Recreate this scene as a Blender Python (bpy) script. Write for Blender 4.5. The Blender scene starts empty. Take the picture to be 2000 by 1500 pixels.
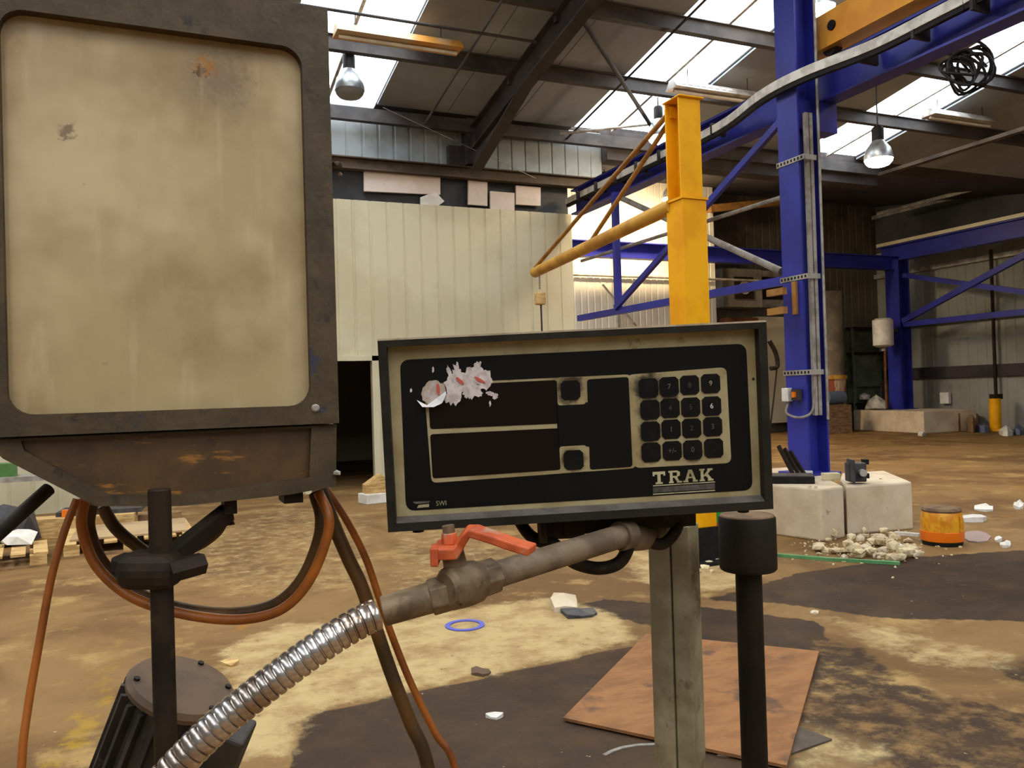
import bpy, bmesh, math, random
import numpy as np
from mathutils import Vector, Matrix
random.seed(7)
SC = bpy.context.scene
COL = SC.collection

# ------------------------------------------------------------------ camera
F, H = 1600.0, 1.5
YAW, ROLL, PITCH = math.atan(695/1600.0), 0.03, math.atan(16/1600.0)
Zv = Vector((0, 0, 1))
Rl = Vector((math.cos(YAW), -math.sin(YAW), 0)); Fl = Vector((math.sin(YAW), math.cos(YAW), 0))
Fw = Fl*math.cos(PITCH) + Zv*math.sin(PITCH); Ul = -Fl*math.sin(PITCH) + Zv*math.cos(PITCH)
CR = Rl*math.cos(ROLL) - Ul*math.sin(ROLL); CU = Rl*math.sin(ROLL) + Ul*math.cos(ROLL)
CP = Vector((0, 0, H))
cam = bpy.data.objects.new('camera', bpy.data.cameras.new('camera')); COL.objects.link(cam)
cam.matrix_world = Matrix(((CR.x, CU.x, -Fw.x, CP.x), (CR.y, CU.y, -Fw.y, CP.y), (CR.z, CU.z, -Fw.z, CP.z), (0, 0, 0, 1)))
cam.data.sensor_fit = 'HORIZONTAL'; cam.data.sensor_width = 36.0; cam.data.lens = 36.0*F/2000.0
cam.data.clip_start = 0.02; cam.data.clip_end = 200
SC.camera = cam

# ------------------------------------------------------------------ sky, exposure, rooflight portals
SKY = 4.0
w = bpy.data.worlds.new('overcast_sky'); SC.world = w; w.use_nodes = True
w.node_tree.nodes['Background'].inputs[0].default_value = (0.93, 0.97, 1.0, 1)
w.node_tree.nodes['Background'].inputs[1].default_value = SKY
SC.view_settings.view_transform = 'Standard'; SC.view_settings.look = 'None'
SC.view_settings.exposure = 1.1; SC.view_settings.gamma = 1.0; SC.view_settings.use_curve_mapping = False
LAMP = 75.0                       # radiance of a lit high-bay lens
LAMPC = (1.0, 0.77, 0.46)
SC.cycles.max_bounces = 5; SC.cycles.use_adaptive_sampling = True; SC.cycles.adaptive_threshold = 0.05; SC.cycles.diffuse_bounces = 3; SC.cycles.glossy_bounces = 3; SC.cycles.transparent_max_bounces = 6
RIDGE = -2.0                       # roof ridge runs along X at this Y
def roofz(y): return 6.25 + 0.16*(13.1 - max(y, 2*RIDGE - y))
STRIPS = [(-8.55, -6.95), (-3.35, -1.75), (1.85, 3.42), (7.05, 8.68), (12.28, 13.85)]
for (a, b) in STRIPS:
    for (y0, y1) in ((RIDGE + .4, 13.1), (2*RIDGE - 13.1, RIDGE - .4)):
        L = bpy.data.lights.new('rooflight_portal', 'AREA'); L.shape = 'RECTANGLE'
        L.size = b - a; L.size_y = abs(y1 - y0)/math.cos(math.atan(0.16)); L.cycles.is_portal = True
        o = bpy.data.objects.new('rooflight_portal', L); COL.objects.link(o)
        o.location = ((a + b)/2, (y0 + y1)/2, roofz((y0 + y1)/2) + 0.02)
        o.rotation_euler = (-math.atan(0.16) if y0 > RIDGE else math.atan(0.16), 0, 0)

# ------------------------------------------------------------------ measured points: a sight line cut with a real plane
def ray(x, y): return Fw + CR*((x - 1000)/F) - CU*((y - 750)/F)
def fl(x, y, z=0.0): d = ray(x, y); return CP + d*((z - H)/d.z)
def pY(x, y, Y): d = ray(x, y); return CP + d*(Y/d.y)
def pX(x, y, X): d = ray(x, y); return CP + d*(X/d.x)
def dep(x, y, t): return CP + ray(x, y)*t

# ------------------------------------------------------------------ mesh helpers
def V(*a): return Vector(a)
def frame_of(d):
    d = Vector(d).normalized(); a = Vector((0, 0, 1)) if abs(d.z) < 0.9 else Vector((1, 0, 0))
    x = d.cross(a).normalized(); return x, d.cross(x).normalized(), d
def smooth_path(pts, k=8):
    pts = [Vector(p) for p in pts]; P = [pts[0]*2 - pts[1]] + pts + [pts[-1]*2 - pts[-2]]; out = []
    for i in range(1, len(P) - 2):
        a, b, c, d = P[i-1:i+3]
        for j in range(k):
            t = j/k
            out.append(0.5*((2*b) + (c - a)*t + (2*a - 5*b + 4*c - d)*t*t + (3*b - a - 3*c + d)*t**3))
    out.append(pts[-1]); return out
class MB:
    def __init__(s): s.v = []; s.f = []
    def add(s, vs, fs):
        n = len(s.v); s.v += [Vector(q) for q in vs]; s.f += [tuple(i + n for i in q) for q in fs]; return s
    def box(s, c, size, ax=None, ay=None, az=None):
        c = Vector(c); ax = Vector(ax or (1, 0, 0)); ay = Vector(ay or (0, 1, 0)); az = Vector(az or (0, 0, 1))
        h = [q/2 for q in size]
        vs = [c + ax*(i*h[0]) + ay*(j*h[1]) + az*(k*h[2]) for i in (-1, 1) for j in (-1, 1) for k in (-1, 1)]
        fs = [(0, 1, 3, 2), (4, 6, 7, 5), (0, 4, 5, 1), (2, 3, 7, 6), (0, 2, 6, 4), (1, 5, 7, 3)]
        if ax.cross(ay).dot(az) < 0: fs = [q[::-1] for q in fs]
        return s.add(vs, fs)
    def span(s, a, b):
        a = Vector(a); b = Vector(b); lo = [min(p, q) for p, q in zip(a, b)]; hi = [max(p, q) for p, q in zip(a, b)]
        return s.box([(p + q)/2 for p, q in zip(lo, hi)], [q - p for p, q in zip(lo, hi)])
    def bar(s, p0, p1, wd, ht, up=(0, 0, 1)):
        p0 = Vector(p0); p1 = Vector(p1); d = (p1 - p0); L = d.length; d.normalize()
        sd = d.cross(Vector(up)).normalized(); u = sd.cross(d).normalized()
        return s.box((p0 + p1)/2, (L, wd, ht), d, sd, u)
    def loft(s, rings, caps=True):
        n = len(rings[0]); vs = [q for r in rings for q in r]; fs = []
        for i in range(len(rings) - 1):
            for j in range(n):
                a = i*n + j; b = i*n + (j + 1) % n; fs.append((a, b, b + n, a + n))
        if caps: fs.append(tuple(range(n))[::-1]); fs.append(tuple((len(rings) - 1)*n + j for j in range(n)))
        return s.add(vs, fs)
    def cyl(s, p0, p1, r0, r1=None, n=14, rot=0.0):
        p0 = Vector(p0); p1 = Vector(p1); r1 = r0 if r1 is None else r1; x, y, d = frame_of(p1 - p0)
        R = lambda p, r: [p + x*(r*math.cos(rot + 2*math.pi*i/n)) + y*(r*math.sin(rot + 2*math.pi*i/n)) for i in range(n)]
        return s.loft([R(p0, r0), R(p1, r1)])
    def lathe(s, prof, o, axis=(0, 0, 1), n=20, caps=True):
        o = Vector(o); x, y, d = frame_of(axis)
        return s.loft([[o + d*h + x*(r*math.cos(2*math.pi*i/n)) + y*(r*math.sin(2*math.pi*i/n)) for i in range(n)] for (r, h) in prof], caps)
    def tube(s, pts, r, n=10, k=8, smooth=True):
        P = smooth_path(pts, k) if smooth else [Vector(p) for p in pts]
        rr = r if callable(r) else (lambda t: r)
        T = [(P[min(i + 1, len(P) - 1)] - P[max(i - 1, 0)]).normalized() for i in range(len(P))]
        x, y, d = frame_of(T[0]); rings = []
        for i, p in enumerate(P):
            x = (x - T[i]*x.dot(T[i])).normalized(); y = T[i].cross(x); q = rr(i/(len(P) - 1))
            rings.append([p + x*(q*math.cos(2*math.pi*j/n)) + y*(q*math.sin(2*math.pi*j/n)) for j in range(n)])
        return s.loft(rings)
    def prism(s, poly, o, ex, ey, en, t):
        o = Vector(o); n = len(poly); a = [o + ex*p[0] + ey*p[1] for p in poly]; b = [q + en*t for q in a]
        return s.add(a + b, [tuple(range(n)), tuple(range(2*n - 1, n - 1, -1))] + [(i, i + n, (i + 1) % n + n, (i + 1) % n) for i in range(n)])
    def ibeam(s, p0, p1, wd, ht, tf=0.02, tw=0.014, up=(0, 0, 1)):
        p0 = Vector(p0); p1 = Vector(p1); d = (p1 - p0).normalized(); sd = d.cross(Vector(up)).normalized(); u = sd.cross(d).normalized()
        for k in (1, -1): s.bar(p0 + u*(k*(ht - tf)/2), p1 + u*(k*(ht - tf)/2), wd, tf, u)
        return s.bar(p0, p1, tw, ht - 2*tf, u)
    def chunk(s, c, r, seed):
        rnd = random.Random(seed); bm = bmesh.new(); bmesh.ops.create_icosphere(bm, subdivisions=1, radius=1.0)
        sc = [r*rnd.uniform(.55, 1.25), r*rnd.uniform(.55, 1.25), r*rnd.uniform(.4, .8)]; a = rnd.uniform(0, 6.28)
        vs = []
        for q in bm.verts:
            k = rnd.uniform(.75, 1.2); x, y, z = q.co.x*sc[0]*k, q.co.y*sc[1]*k, max(q.co.z, -.55)*sc[2]*k
            vs.append(Vector(c) + Vector((x*math.cos(a) - y*math.sin(a), x*math.sin(a) + y*math.cos(a), z)))
        fs = [tuple(q.index for q in f.verts) for f in bm.faces]; bm.free(); return s.add(vs, fs)
    def build(s, name, mat, parent=None, smooth=False, bevel=0.0, seg=2):
        c = Vector((0, 0, 0))
        lo = Vector([min(q[i] for q in s.v) for i in range(3)]); hi = Vector([max(q[i] for q in s.v) for i in range(3)])
        c = Vector(((lo.x + hi.x)/2, (lo.y + hi.y)/2, lo.z))
        me = bpy.data.meshes.new(name); me.from_pydata([q - c for q in s.v], [], s.f)
        bm = bmesh.new(); bm.from_mesh(me); bmesh.ops.recalc_face_normals(bm, faces=bm.faces); bm.to_mesh(me); bm.free()
        return link(name, me, mat, c, parent, smooth, bevel, seg)
WL = {}
def link(name, me, mat, c, parent=None, smooth=False, bevel=0.0, seg=2):
    if mat and not me.materials: me.materials.append(mat)
    if smooth:
        for p in me.polygons: p.use_smooth = True
        try: me.set_sharp_from_angle(angle=math.radians(38))
        except Exception: pass
    o = bpy.data.objects.new(name, me); COL.objects.link(o); place(o, c, parent)
    if bevel:
        b = o.modifiers.new('bevel', 'BEVEL'); b.width = bevel; b.segments = seg; b.limit_method = 'ANGLE'
    return o
def place(o, c, parent=None):
    WL[o.name] = Vector(c); o.location = Vector(c)
    if parent: o.parent = parent; o.location = Vector(c) - WL[parent.name]
    return o
def copy_at(o, c, parent=None, scale=None):
    n = o.copy(); COL.objects.link(n); n.parent = None
    for k in ('label', 'group', 'category'):
        if k in n and parent: del n[k]
    place(n, c, parent)
    if scale: n.scale = scale
    return n
def thing(name, label, cat, c, group=None):
    o = bpy.data.objects.new(name, None); o.empty_display_size = 0.05; COL.objects.link(o); place(o, c); return tag(o, label, cat, group)
def tag(o, label, cat, group=None):
    o['label'] = label; o['category'] = cat
    if group: o['group'] = group
    return o
def struct(o, label=None):
    o['kind'] = 'structure'
    if label: o['label'] = label
    return o
def sempty(name, c, label): o = bpy.data.objects.new(name, None); COL.objects.link(o); place(o, c); return struct(o, label)
def rrect(x0, y0, x1, y1, r, n=6):
    out = []
    for (cx, cy, a) in ((x1 - r, y0 + r, -90), (x1 - r, y1 - r, 0), (x0 + r, y1 - r, 90), (x0 + r, y0 + r, 180)):
        out += [(cx + r*math.cos(math.radians(a + 90*i/n)), cy + r*math.sin(math.radians(a + 90*i/n))) for i in range(n + 1)]
    return out
def plate(name, loops, o, ex, ey, en, t, mat, parent, bevel=0.0):
    """flat plate with holes: outline loops in the (ex, ey) plane, thickness t along en, from o"""
    cu = bpy.data.curves.new(name, 'CURVE'); cu.dimensions = '2D'; cu.fill_mode = 'BOTH'; cu.extrude = t/2; cu.bevel_depth = 0
    for lp in loops:
        sp = cu.splines.new('POLY'); sp.points.add(len(lp) - 1); sp.use_cyclic_u = True
        for i, p in enumerate(lp): sp.points[i].co = (p[0], p[1], 0, 1)
    tmp = bpy.data.objects.new('tmp', cu); COL.objects.link(tmp)
    me = bpy.data.meshes.new_from_object(tmp); bpy.data.objects.remove(tmp); bpy.data.curves.remove(cu); me.materials.clear()
    o = Vector(o); pts = [o + ex*q.co.x + ey*q.co.y + en*(q.co.z + t/2) for q in me.vertices]
    mb = MB().add(pts, [tuple(p.vertices) for p in me.polygons]); bpy.data.meshes.remove(me)
    bm = mb.build(name, mat, parent, bevel=bevel)
    return bm
def text(name, s, o, ex, ey, en, size, mat, parent, t=0.0002, align='CENTER', sx=1.0):
    cu = bpy.data.curves.new(name, 'FONT'); cu.body = s; cu.size = size; cu.align_x = align; cu.align_y = 'CENTER'; cu.extrude = t/2; cu.resolution_u = 3
    tmp = bpy.data.objects.new('tmp', cu); COL.objects.link(tmp); bpy.context.view_layer.update()
    me = bpy.data.meshes.new_from_object(tmp); bpy.data.objects.remove(tmp); me.materials.clear()
    o = Vector(o); mb = MB().add([o + ex*(q.co.x*sx) + ey*q.co.y + en*(q.co.z + t/2) for q in me.vertices], [tuple(p.vertices) for p in me.polygons])
    return mb.build(name, mat, parent)

# ------------------------------------------------------------------ materials
def lin(c): return tuple(((q/255)/12.92 if q <= 10 else (((q/255) + .055)/1.055)**2.4) for q in c) + (1,)
class Nt:
    def __init__(s, name):
        s.m = bpy.data.materials.new(name); s.m.use_nodes = True; s.t = s.m.node_tree; s.b = s.t.nodes['Principled BSDF']
        s.pos = s.t.nodes.new('ShaderNodeNewGeometry').outputs['Position']
    def n(s, kind, **kw):
        q = s.t.nodes.new(kind)
        for k, v in kw.items(): setattr(q, k, v)
        return q
    def l(s, a, b): s.t.links.new(a, b)
    def noise(s, scale, detail=5, rough=.6, dist=0.0, vec=None, stretch=None):
        q = s.n('ShaderNodeTexNoise'); q.inputs['Scale'].default_value = scale; q.inputs['Detail'].default_value = detail
        q.inputs['Roughness'].default_value = rough; q.inputs['Distortion'].default_value = dist
        v = vec or s.pos
        if stretch:
            mp = s.n('ShaderNodeMapping'); mp.inputs['Scale'].default_value = stretch; s.l(v, mp.inputs[0]); v = mp.outputs[0]
        s.l(v, q.inputs['Vector']); return q.outputs['Fac']
    def ramp(s, fac, a, b):
        q = s.n('ShaderNodeMapRange'); q.interpolation_type = 'SMOOTHSTEP'
        q.inputs['From Min'].default_value = a; q.inputs['From Max'].default_value = b; s.l(fac, q.inputs['Value']); return q.outputs[0]
    def math(s, op, a, b):
        q = s.n('ShaderNodeMath', operation=op)
        for i, v in enumerate((a, b)):
            if isinstance(v, (int, float)): q.inputs[i].default_value = v
            else: s.l(v, q.inputs[i])
        return q.outputs[0]
    def mix(s, fac, a, b):
        q = s.n('ShaderNodeMix', data_type='RGBA')
        if isinstance(fac, (int, float)): q.inputs[0].default_value = fac
        else: s.l(fac, q.inputs[0])
        for i, v in ((6, a), (7, b)):
            if isinstance(v, tuple): q.inputs[i].default_value = v if len(v) == 4 else lin(v)
            else: s.l(v, q.inputs[i])
        return q.outputs[2]
    def spot(s, col, c, rad, rgb, strength=1.0, nscale=60, soft=.5, amp=4.0):
        d = s.n('ShaderNodeVectorMath', operation='DISTANCE'); s.l(s.pos, d.inputs[0]); d.inputs[1].default_value = tuple(c)
        nz = s.math('MULTIPLY', s.math('SUBTRACT', s.noise(nscale, 6, .7), .5), rad*amp)
        m = s.ramp(s.math('ADD', d.outputs['Value'], nz), rad, rad*(1 - soft)); return s.mix(s.math('MULTIPLY', m, strength), col, rgb)
    def bump(s, h, strength=.3, dist=.01):
        q = s.n('ShaderNodeBump'); q.inputs['Strength'].default_value = strength; q.inputs['Distance'].default_value = dist
        s.l(h, q.inputs['Height']); s.l(q.outputs[0], s.b.inputs['Normal'])
    def end(s, col, rough=.6, metal=0.0, spec=.4):
        if isinstance(col, tuple): s.b.inputs['Base Color'].default_value = lin(col)
        else: s.l(col, s.b.inputs['Base Color'])
        if isinstance(rough, (int, float)): s.b.inputs['Roughness'].default_value = rough
        else: s.l(rough, s.b.inputs['Roughness'])
        s.b.inputs['Metallic'].default_value = metal; s.b.inputs['Specular IOR Level'].default_value = spec; return s.m
def M(name, c1, c2=None, scale=4.0, lo=.42, hi=.62, rough=.65, metal=0.0, spec=.4, c3=None, s3=20.0, l3=.58, h3=.72, bump=0.0, bs=60.0, stretch=None):
    t = Nt(name); col = c1
    if c2: col = t.mix(t.ramp(t.noise(scale, 6, stretch=stretch), lo, hi), c1, c2)
    if c3: col = t.mix(t.ramp(t.noise(s3, 5, .7), l3, h3), col, c3)
    if bump: t.bump(t.noise(bs, 4), bump, .01)
    return t.end(col, rough, metal, spec)
def emit(name, col, st):
    m = bpy.data.materials.new(name); m.use_nodes = True; b = m.node_tree.nodes['Principled BSDF']
    b.inputs['Base Color'].default_value = (.8, .8, .8, 1); b.inputs['Emission Color'].default_value = tuple(col) + (1,); b.inputs['Emission Strength'].default_value = st
    return m
m_cream = M('cream_cladding_paint', (208, 200, 172), (196, 186, 156), .8, c3=(170, 158, 128), s3=2.2, l3=.6, h3=.85, rough=.5)
m_creamseam = M('cream_seam', (176, 166, 138), rough=.7)
m_grey_clad = M('grey_blue_cladding', (150, 156, 158), (124, 128, 128), .9, rough=.55)
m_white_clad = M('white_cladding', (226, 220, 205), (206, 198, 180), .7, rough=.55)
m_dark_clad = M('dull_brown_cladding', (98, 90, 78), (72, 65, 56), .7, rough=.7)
m_wall_grey = M('weathered_grey_cladding', (152, 151, 142), (126, 123, 112), .5, lo=.35, hi=.7, c3=(88, 74, 56), s3=1.2, l3=.58, h3=.8, rough=.65)
m_felt = M('dark_grey_backing', (52, 52, 56), (40, 40, 44), 2, rough=.6)
m_beam_brown = M('dusty_brown_steel', (84, 70, 56), (60, 48, 40), 2, rough=.8)
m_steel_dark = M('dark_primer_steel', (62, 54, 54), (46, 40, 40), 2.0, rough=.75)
m_liner = M('stained_roof_liner', (146, 149, 154), (128, 130, 133), .9, lo=.35, hi=.7, c3=(120, 114, 110), s3=2.4, l3=.6, h3=.85, rough=.85)
m_purlin = M('grey_purlin_steel', (74, 68, 66), (54, 50, 50), 2.0, rough=.7)
m_blue = M('ultramarine_paint', (45, 49, 148), (37, 39, 126), 1.6, c3=(64, 60, 120), s3=7, l3=.66, h3=.8, rough=.45)
m_yellow = M('crane_yellow_paint', (236, 168, 8), (224, 152, 6), 2.5, c3=(160, 96, 20), s3=9, l3=.68, h3=.82, rough=.55, spec=.2)
m_yellow2 = M('ochre_yellow_paint', (196, 146, 48), (170, 118, 36), 3, rough=.55)
m_rodrust = M('rusty_ochre_rod', (162, 116, 56), (134, 94, 46), 5, rough=.7)
m_orange = M('orange_crane_paint', (244, 172, 52), (232, 152, 40), 2, rough=.5)
m_galv = M('dusty_galvanised_steel', (176, 170, 162), (140, 132, 122), 5, rough=.55, metal=.3)
m_traywhite = M('pale_tray_enamel', (224, 220, 214), (190, 184, 176), 6, rough=.5)
m_conduit = M('grey_conduit', (142, 134, 126), (112, 104, 96), 6, rough=.6)
m_conc = M('pale_concrete', (212, 194, 168), (186, 164, 136), 2.4, lo=.35, hi=.7, c3=(120, 100, 76), s3=6, l3=.62, h3=.8, rough=.9, bump=.25, bs=30)
m_concdk = M('dusty_mortar', (218, 198, 160), (176, 154, 120), 8, rough=.95, bump=.3, bs=40)
m_black = M('black_plastic', (20, 19, 19), (30, 27, 25), 8, rough=.6, spec=.2)
m_dkgrey = M('dark_grey_casting', (66, 64, 68), (46, 44, 48), 9, rough=.55, c3=(104, 100, 100), s3=22)
m_white = M('white_plastic', (226, 222, 216), (206, 200, 190), 4, rough=.5)
m_paper = M('pale_pinkish_board', (224, 210, 204), (212, 196, 184), 2, rough=.8)
m_wood = M('pale_wood', (206, 172, 114), (170, 132, 80), 6, rough=.8, stretch=(1, 6, 6))
m_wooddk = M('dusty_wood', (148, 116, 80), (112, 84, 58), 4, rough=.85, stretch=(1, 5, 5))
m_rust = M('brown_rust', (132, 76, 42), (96, 56, 36), 4, c3=(170, 110, 60), s3=11, rough=.85)
m_green = M('grey_green_paint', (92, 102, 84), (70, 80, 66), 3, rough=.5)
m_greenstrip = M('green_plastic', (96, 150, 96), (80, 128, 82), 8, rough=.5)
m_brightgreen = M('bright_green_plastic', (40, 150, 46), rough=.5)
m_redplast = M('red_plastic', (176, 52, 34), rough=.5)
m_amber = M('amber_plastic', (224, 160, 36), (206, 128, 24), 12, rough=.35)
m_amberlow = M('orange_plastic', (226, 112, 14), rough=.4)
m_bluedull = M('dull_blue_plastic', (96, 104, 128), rough=.6)
m_bluegask = M('blue_gasket', (84, 88, 176), rough=.6)
m_glassgreen = M('grimy_glass', (86, 98, 84), (70, 78, 68), 3, rough=.25)

# ------------------------------------------------------------------ floor
def in_poly(x, y, P):
    c = False; j = len(P) - 1
    for i in range(len(P)):
        if (P[i][1] > y) != (P[j][1] > y) and x < (P[j][0] - P[i][0])*(y - P[i][1])/(P[j][1] - P[i][1]) + P[i][0]: c = not c
        j = i
    return c
def floor_polys(L): return [[tuple(fl(*q)[:2]) for q in P] for P in L]
DARK = floor_polys([
    [(596, 1397), (760, 1362), (1000, 1312), (1262, 1256), (1290, 1236), (1420, 1232), (1560, 1245), (1600, 1290), (1520, 1420), (1440, 1600), (1400, 1900), (500, 1900), (560, 1520)],
    [(1380, 1172), (1560, 1120), (1760, 1090), (1990, 1075), (2200, 1090), (2300, 1240), (1960, 1212), (1720, 1208), (1540, 1180)],
    [(1110, 1186), (1180, 1170), (1420, 1190), (1600, 1215), (1620, 1250), (1330, 1238), (1200, 1205)]])
DARK_HALF = floor_polys([[(1560, 1245), (1700, 1262), (1760, 1330), (1990, 1390), (2200, 1420), (2500, 1900), (1400, 1900), (1440, 1600), (1520, 1420), (1600, 1290)], [(1900, 1290), (2200, 1270), (2300, 1360), (1990, 1340)]])
PALE = floor_polys([
    [(420, 1270), (560, 1215), (760, 1215), (960, 1180), (1090, 1165), (1190, 1195), (1258, 1250), (1000, 1308), (760, 1358), (590, 1395), (570, 1480), (420, 1480), (470, 1360)],
    [(1230, 1075), (1420, 1080), (1520, 1110), (1440, 1150), (1330, 1165), (1240, 1130)],
    [(1560, 1195), (1700, 1215), (1830, 1250), (2000, 1275), (2000, 1310), (1850, 1310), (1740, 1290), (1650, 1235)],
    [(1560, 1400), (1640, 1430), (1760, 1460), (1700, 1520), (1540, 1560), (1540, 1490)]])
DUST = floor_polys([[(330, 1065), (560, 990), (720, 1000), (745, 1150), (520, 1165), (380, 1145)], [(1560, 905), (1900, 905), (1760, 945), (1560, 940)], [(760, 1020), (1000, 1060), (1000, 1150), (760, 1160)]])
PAINT = floor_polys([[(40, 1500), (160, 1520), (235, 1380), (262, 1225), (215, 1225), (170, 1330), (110, 1420)]])
def build_floor():
    x0, x1, y0, y1, st = -3.0, 9.6, 1.8, 12.0, 0.045
    nx, ny = int((x1 - x0)/st), int((y1 - y0)/st)
    vs = []; wear = []
    for j in range(ny + 1):
        for i in range(nx + 1):
            x, y = x0 + i*(x1 - x0)/nx, y0 + j*(y1 - y0)/ny; vs.append((x, y, 0))
            wear.append((1.0 if any(in_poly(x, y, P) for P in DARK) else .54 if any(in_poly(x, y, P) for P in DARK_HALF) else 0.0, 1.0 if any(in_poly(x, y, P) for P in PALE[:2]) else .62 if any(in_poly(x, y, P) for P in PALE) else .42 if any(in_poly(x, y, P) for P in DUST) else 0.0, 1.0 if any(in_poly(x, y, P) for P in PAINT) else 0.0))
    A = np.array(wear).reshape(ny + 1, nx + 1, 3)
    for _ in range(3):
        for ax in (0, 1): A[..., 1:] = (np.roll(A[..., 1:], 1, ax) + A[..., 1:]*2 + np.roll(A[..., 1:], -1, ax))/4
    for ax in (0, 1): A[..., 0] = (np.roll(A[..., 0], 1, ax) + A[..., 0]*4 + np.roll(A[..., 0], -1, ax))/6
    wear = [tuple(q) for q in A.reshape(-1, 3)]
    fs = [(j*(nx + 1) + i, j*(nx + 1) + i + 1, (j + 1)*(nx + 1) + i + 1, (j + 1)*(nx + 1) + i) for j in range(ny) for i in range(nx)]
    b = len(vs); X0, X1, Y0, Y1 = -14.0, 22.6, -18.0, 21.5
    vs += [(X0, Y0, 0), (X1, Y0, 0), (X1, Y1, 0), (X0, Y1, 0), (x0, y0, 0), (x1, y0, 0), (x1, y1, 0), (x0, y1, 0)]
    fs += [(b, b+1, b+5, b+4), (b+1, b+2, b+6, b+5), (b+2, b+3, b+7, b+6), (b+3, b, b+4, b+7)]
    wear += [(0, 0, 0)]*8
    me = bpy.data.meshes.new('floor'); me.from_pydata(vs, [], fs)
    for k, nm in ((0, 'coating'), (1, 'bare'), (2, 'paint')):
        at = me.attributes.new(nm, 'FLOAT', 'POINT'); at.data.foreach_set('value', [q[k] for q in wear])
    t = Nt('worn_workshop_floor')
    a = t.n('ShaderNodeAttribute', attribute_name='coating').outputs['Fac']; bb = t.n('ShaderNodeAttribute', attribute_name='bare').outputs['Fac']
    fine = t.math('SUBTRACT', t.noise(7, 8, .7, stretch=(1, 1, 1)), .5)
    big = t.noise(.55, 6, .62, 1.0)
    base = t.mix(t.ramp(big, .40, .62), (130, 100, 62), (104, 77, 48))
    base = t.mix(t.ramp(t.noise(1.7, 7, .68), .52, .68), base, (158, 128, 80))
    base = t.mix(t.ramp(t.noise(.9, 5, .6, 2.0), .60, .74), base, (140, 97, 44))
    am = t.ramp(t.math('ADD', a, t.math('MULTIPLY', fine, 1.1)), .36, .62)
    dk = t.mix(t.ramp(t.noise(3.1, 8, .7), .38, .66), (45, 35, 31), (64, 47, 34))
    base = t.mix(t.math('MULTIPLY', am, .92), base, dk)
    pm = t.ramp(t.math('ADD', bb, t.math('MULTIPLY', fine, 2.2)), .25, .95)
    pl = t.mix(t.ramp(t.noise(4.0, 8, .7), .4, .65), (180, 156, 110), (150, 122, 82))
    base = t.mix(t.math('MULTIPLY', pm, .95), base, pl)
    pa = t.n('ShaderNodeAttribute', attribute_name='paint').outputs['Fac']
    base = t.mix(t.math('MULTIPLY', t.ramp(t.math('ADD', pa, t.math('MULTIPLY', fine, 3.0)), .8, 1.3), .6), base, (160, 126, 30))
    base = t.mix(t.ramp(t.noise(16, 6, .75), .62, .72), base, (64, 48, 34))
    base = t.mix(t.ramp(t.noise(23, 3, .5), .72, .78), base, (186, 164, 130))
    t.bump(t.noise(30, 6), .2, .01)
    me.materials.append(t.end(base, t.ramp(big, .2, .9), 0, .12))
    rr = [n for n in t.t.nodes if n.type == 'MAP_RANGE'][-1]; rr.inputs['To Min'].default_value = .6; rr.inputs['To Max'].default_value = .9
    o = bpy.data.objects.new('floor', me); COL.objects.link(o); place(o, (0, 0, 0))
    struct(o, 'worn brown workshop floor with bare pale concrete and dark oily coating')
build_floor()

# ------------------------------------------------------------------ cladding walls
WX0, WX1, WY0 = -13.0, 22.4, 2*RIDGE - 13.1
def rib_mesh(name, wd, ht, mat, proud=.014, groove=.03):
    """one trapezoid rib sheet, facing -Y, base corner at 0"""
    g = groove; pr = [(0, 0), (g, 0), (g + .012, -proud), (wd - .012, -proud), (wd, 0)]
    vs = [(x, y, z) for z in (0, ht) for (x, y) in pr]; n = len(pr)
    me = bpy.data.meshes.new(name); me.from_pydata(vs, [], [(i, i + 1, i + 1 + n, i + n) for i in range(n - 1)]); me.materials.append(mat); return me
def rib_wall(parent, x0, x1, y, z0, z1, pitch, mat, rot=0.0, at=None, skip=None, name='cladding_panel'):
    n = round((x1 - x0)/pitch); pw = (x1 - x0)/n; cache = {}
    for i in range(n):
        x = x0 + i*pw; za = z0
        if skip and skip(x + pw/2): za = skip(x + pw/2)
        if za not in cache: cache[za] = rib_mesh(name, pw, z1 - za, mat)
        o = bpy.data.objects.new(name, cache[za]); COL.objects.link(o)
        place(o, (at - .006, -x, za) if rot else (x, y - .006, za), parent)
        if rot: o.rotation_euler.z = rot
YF = 13.11
room = MB(); room.span((-13, YF + .03, 0), (2.2, YF + .1, 4.69)).span((2.2, YF + .03, 2.08), (3.22, YF + .1, 4.69)).span((3.22, YF + .03, 0), (6.98, YF + .1, 4.69))
room.span((6.9, YF + .1, 0), (6.98, 19.2, 4.69)).span((-13, YF + .1, 4.63), (6.98, 19.2, 4.69)).span((-13, 19.2, 0), (6.98, 19.3, 4.69))
room = struct(room.build('wall_room', m_creamseam), 'cream ribbed sheet wall of the enclosed room with dark doorway')
rib_wall(room, -4.2, 6.98, YF + .03, 0.0, 4.69, .285, m_cream, skip=lambda x: 2.1 if 2.2 < x < 3.22 else 0.0)
df = struct(MB().span((3.22, YF - .03, 0), (3.33, YF + .1, 2.16)).span((2.1, YF - .03, 2.08), (3.33, YF + .1, 2.16)).span((2.1, YF - .03, 0), (2.2, YF + .1, 2.08)).build('trim_1', m_cream), 'cream flashing around the dark doorway')
struct(MB().span((-13, 13.3, 4.69), (7.0, 13.36, 5.3)).build('wall_felt', m_felt), 'dark grey backing strip above the cream room wall')
uw = struct(MB().span((-13, 13.33, 5.3), (7.75, 13.4, 6.3)).build('wall_upper', m_grey_clad), 'pale grey ribbed sheeting under the eaves')
rib_wall(uw, -4.0, 7.75, 13.33, 5.38, 6.1, .27, m_grey_clad)
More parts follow.
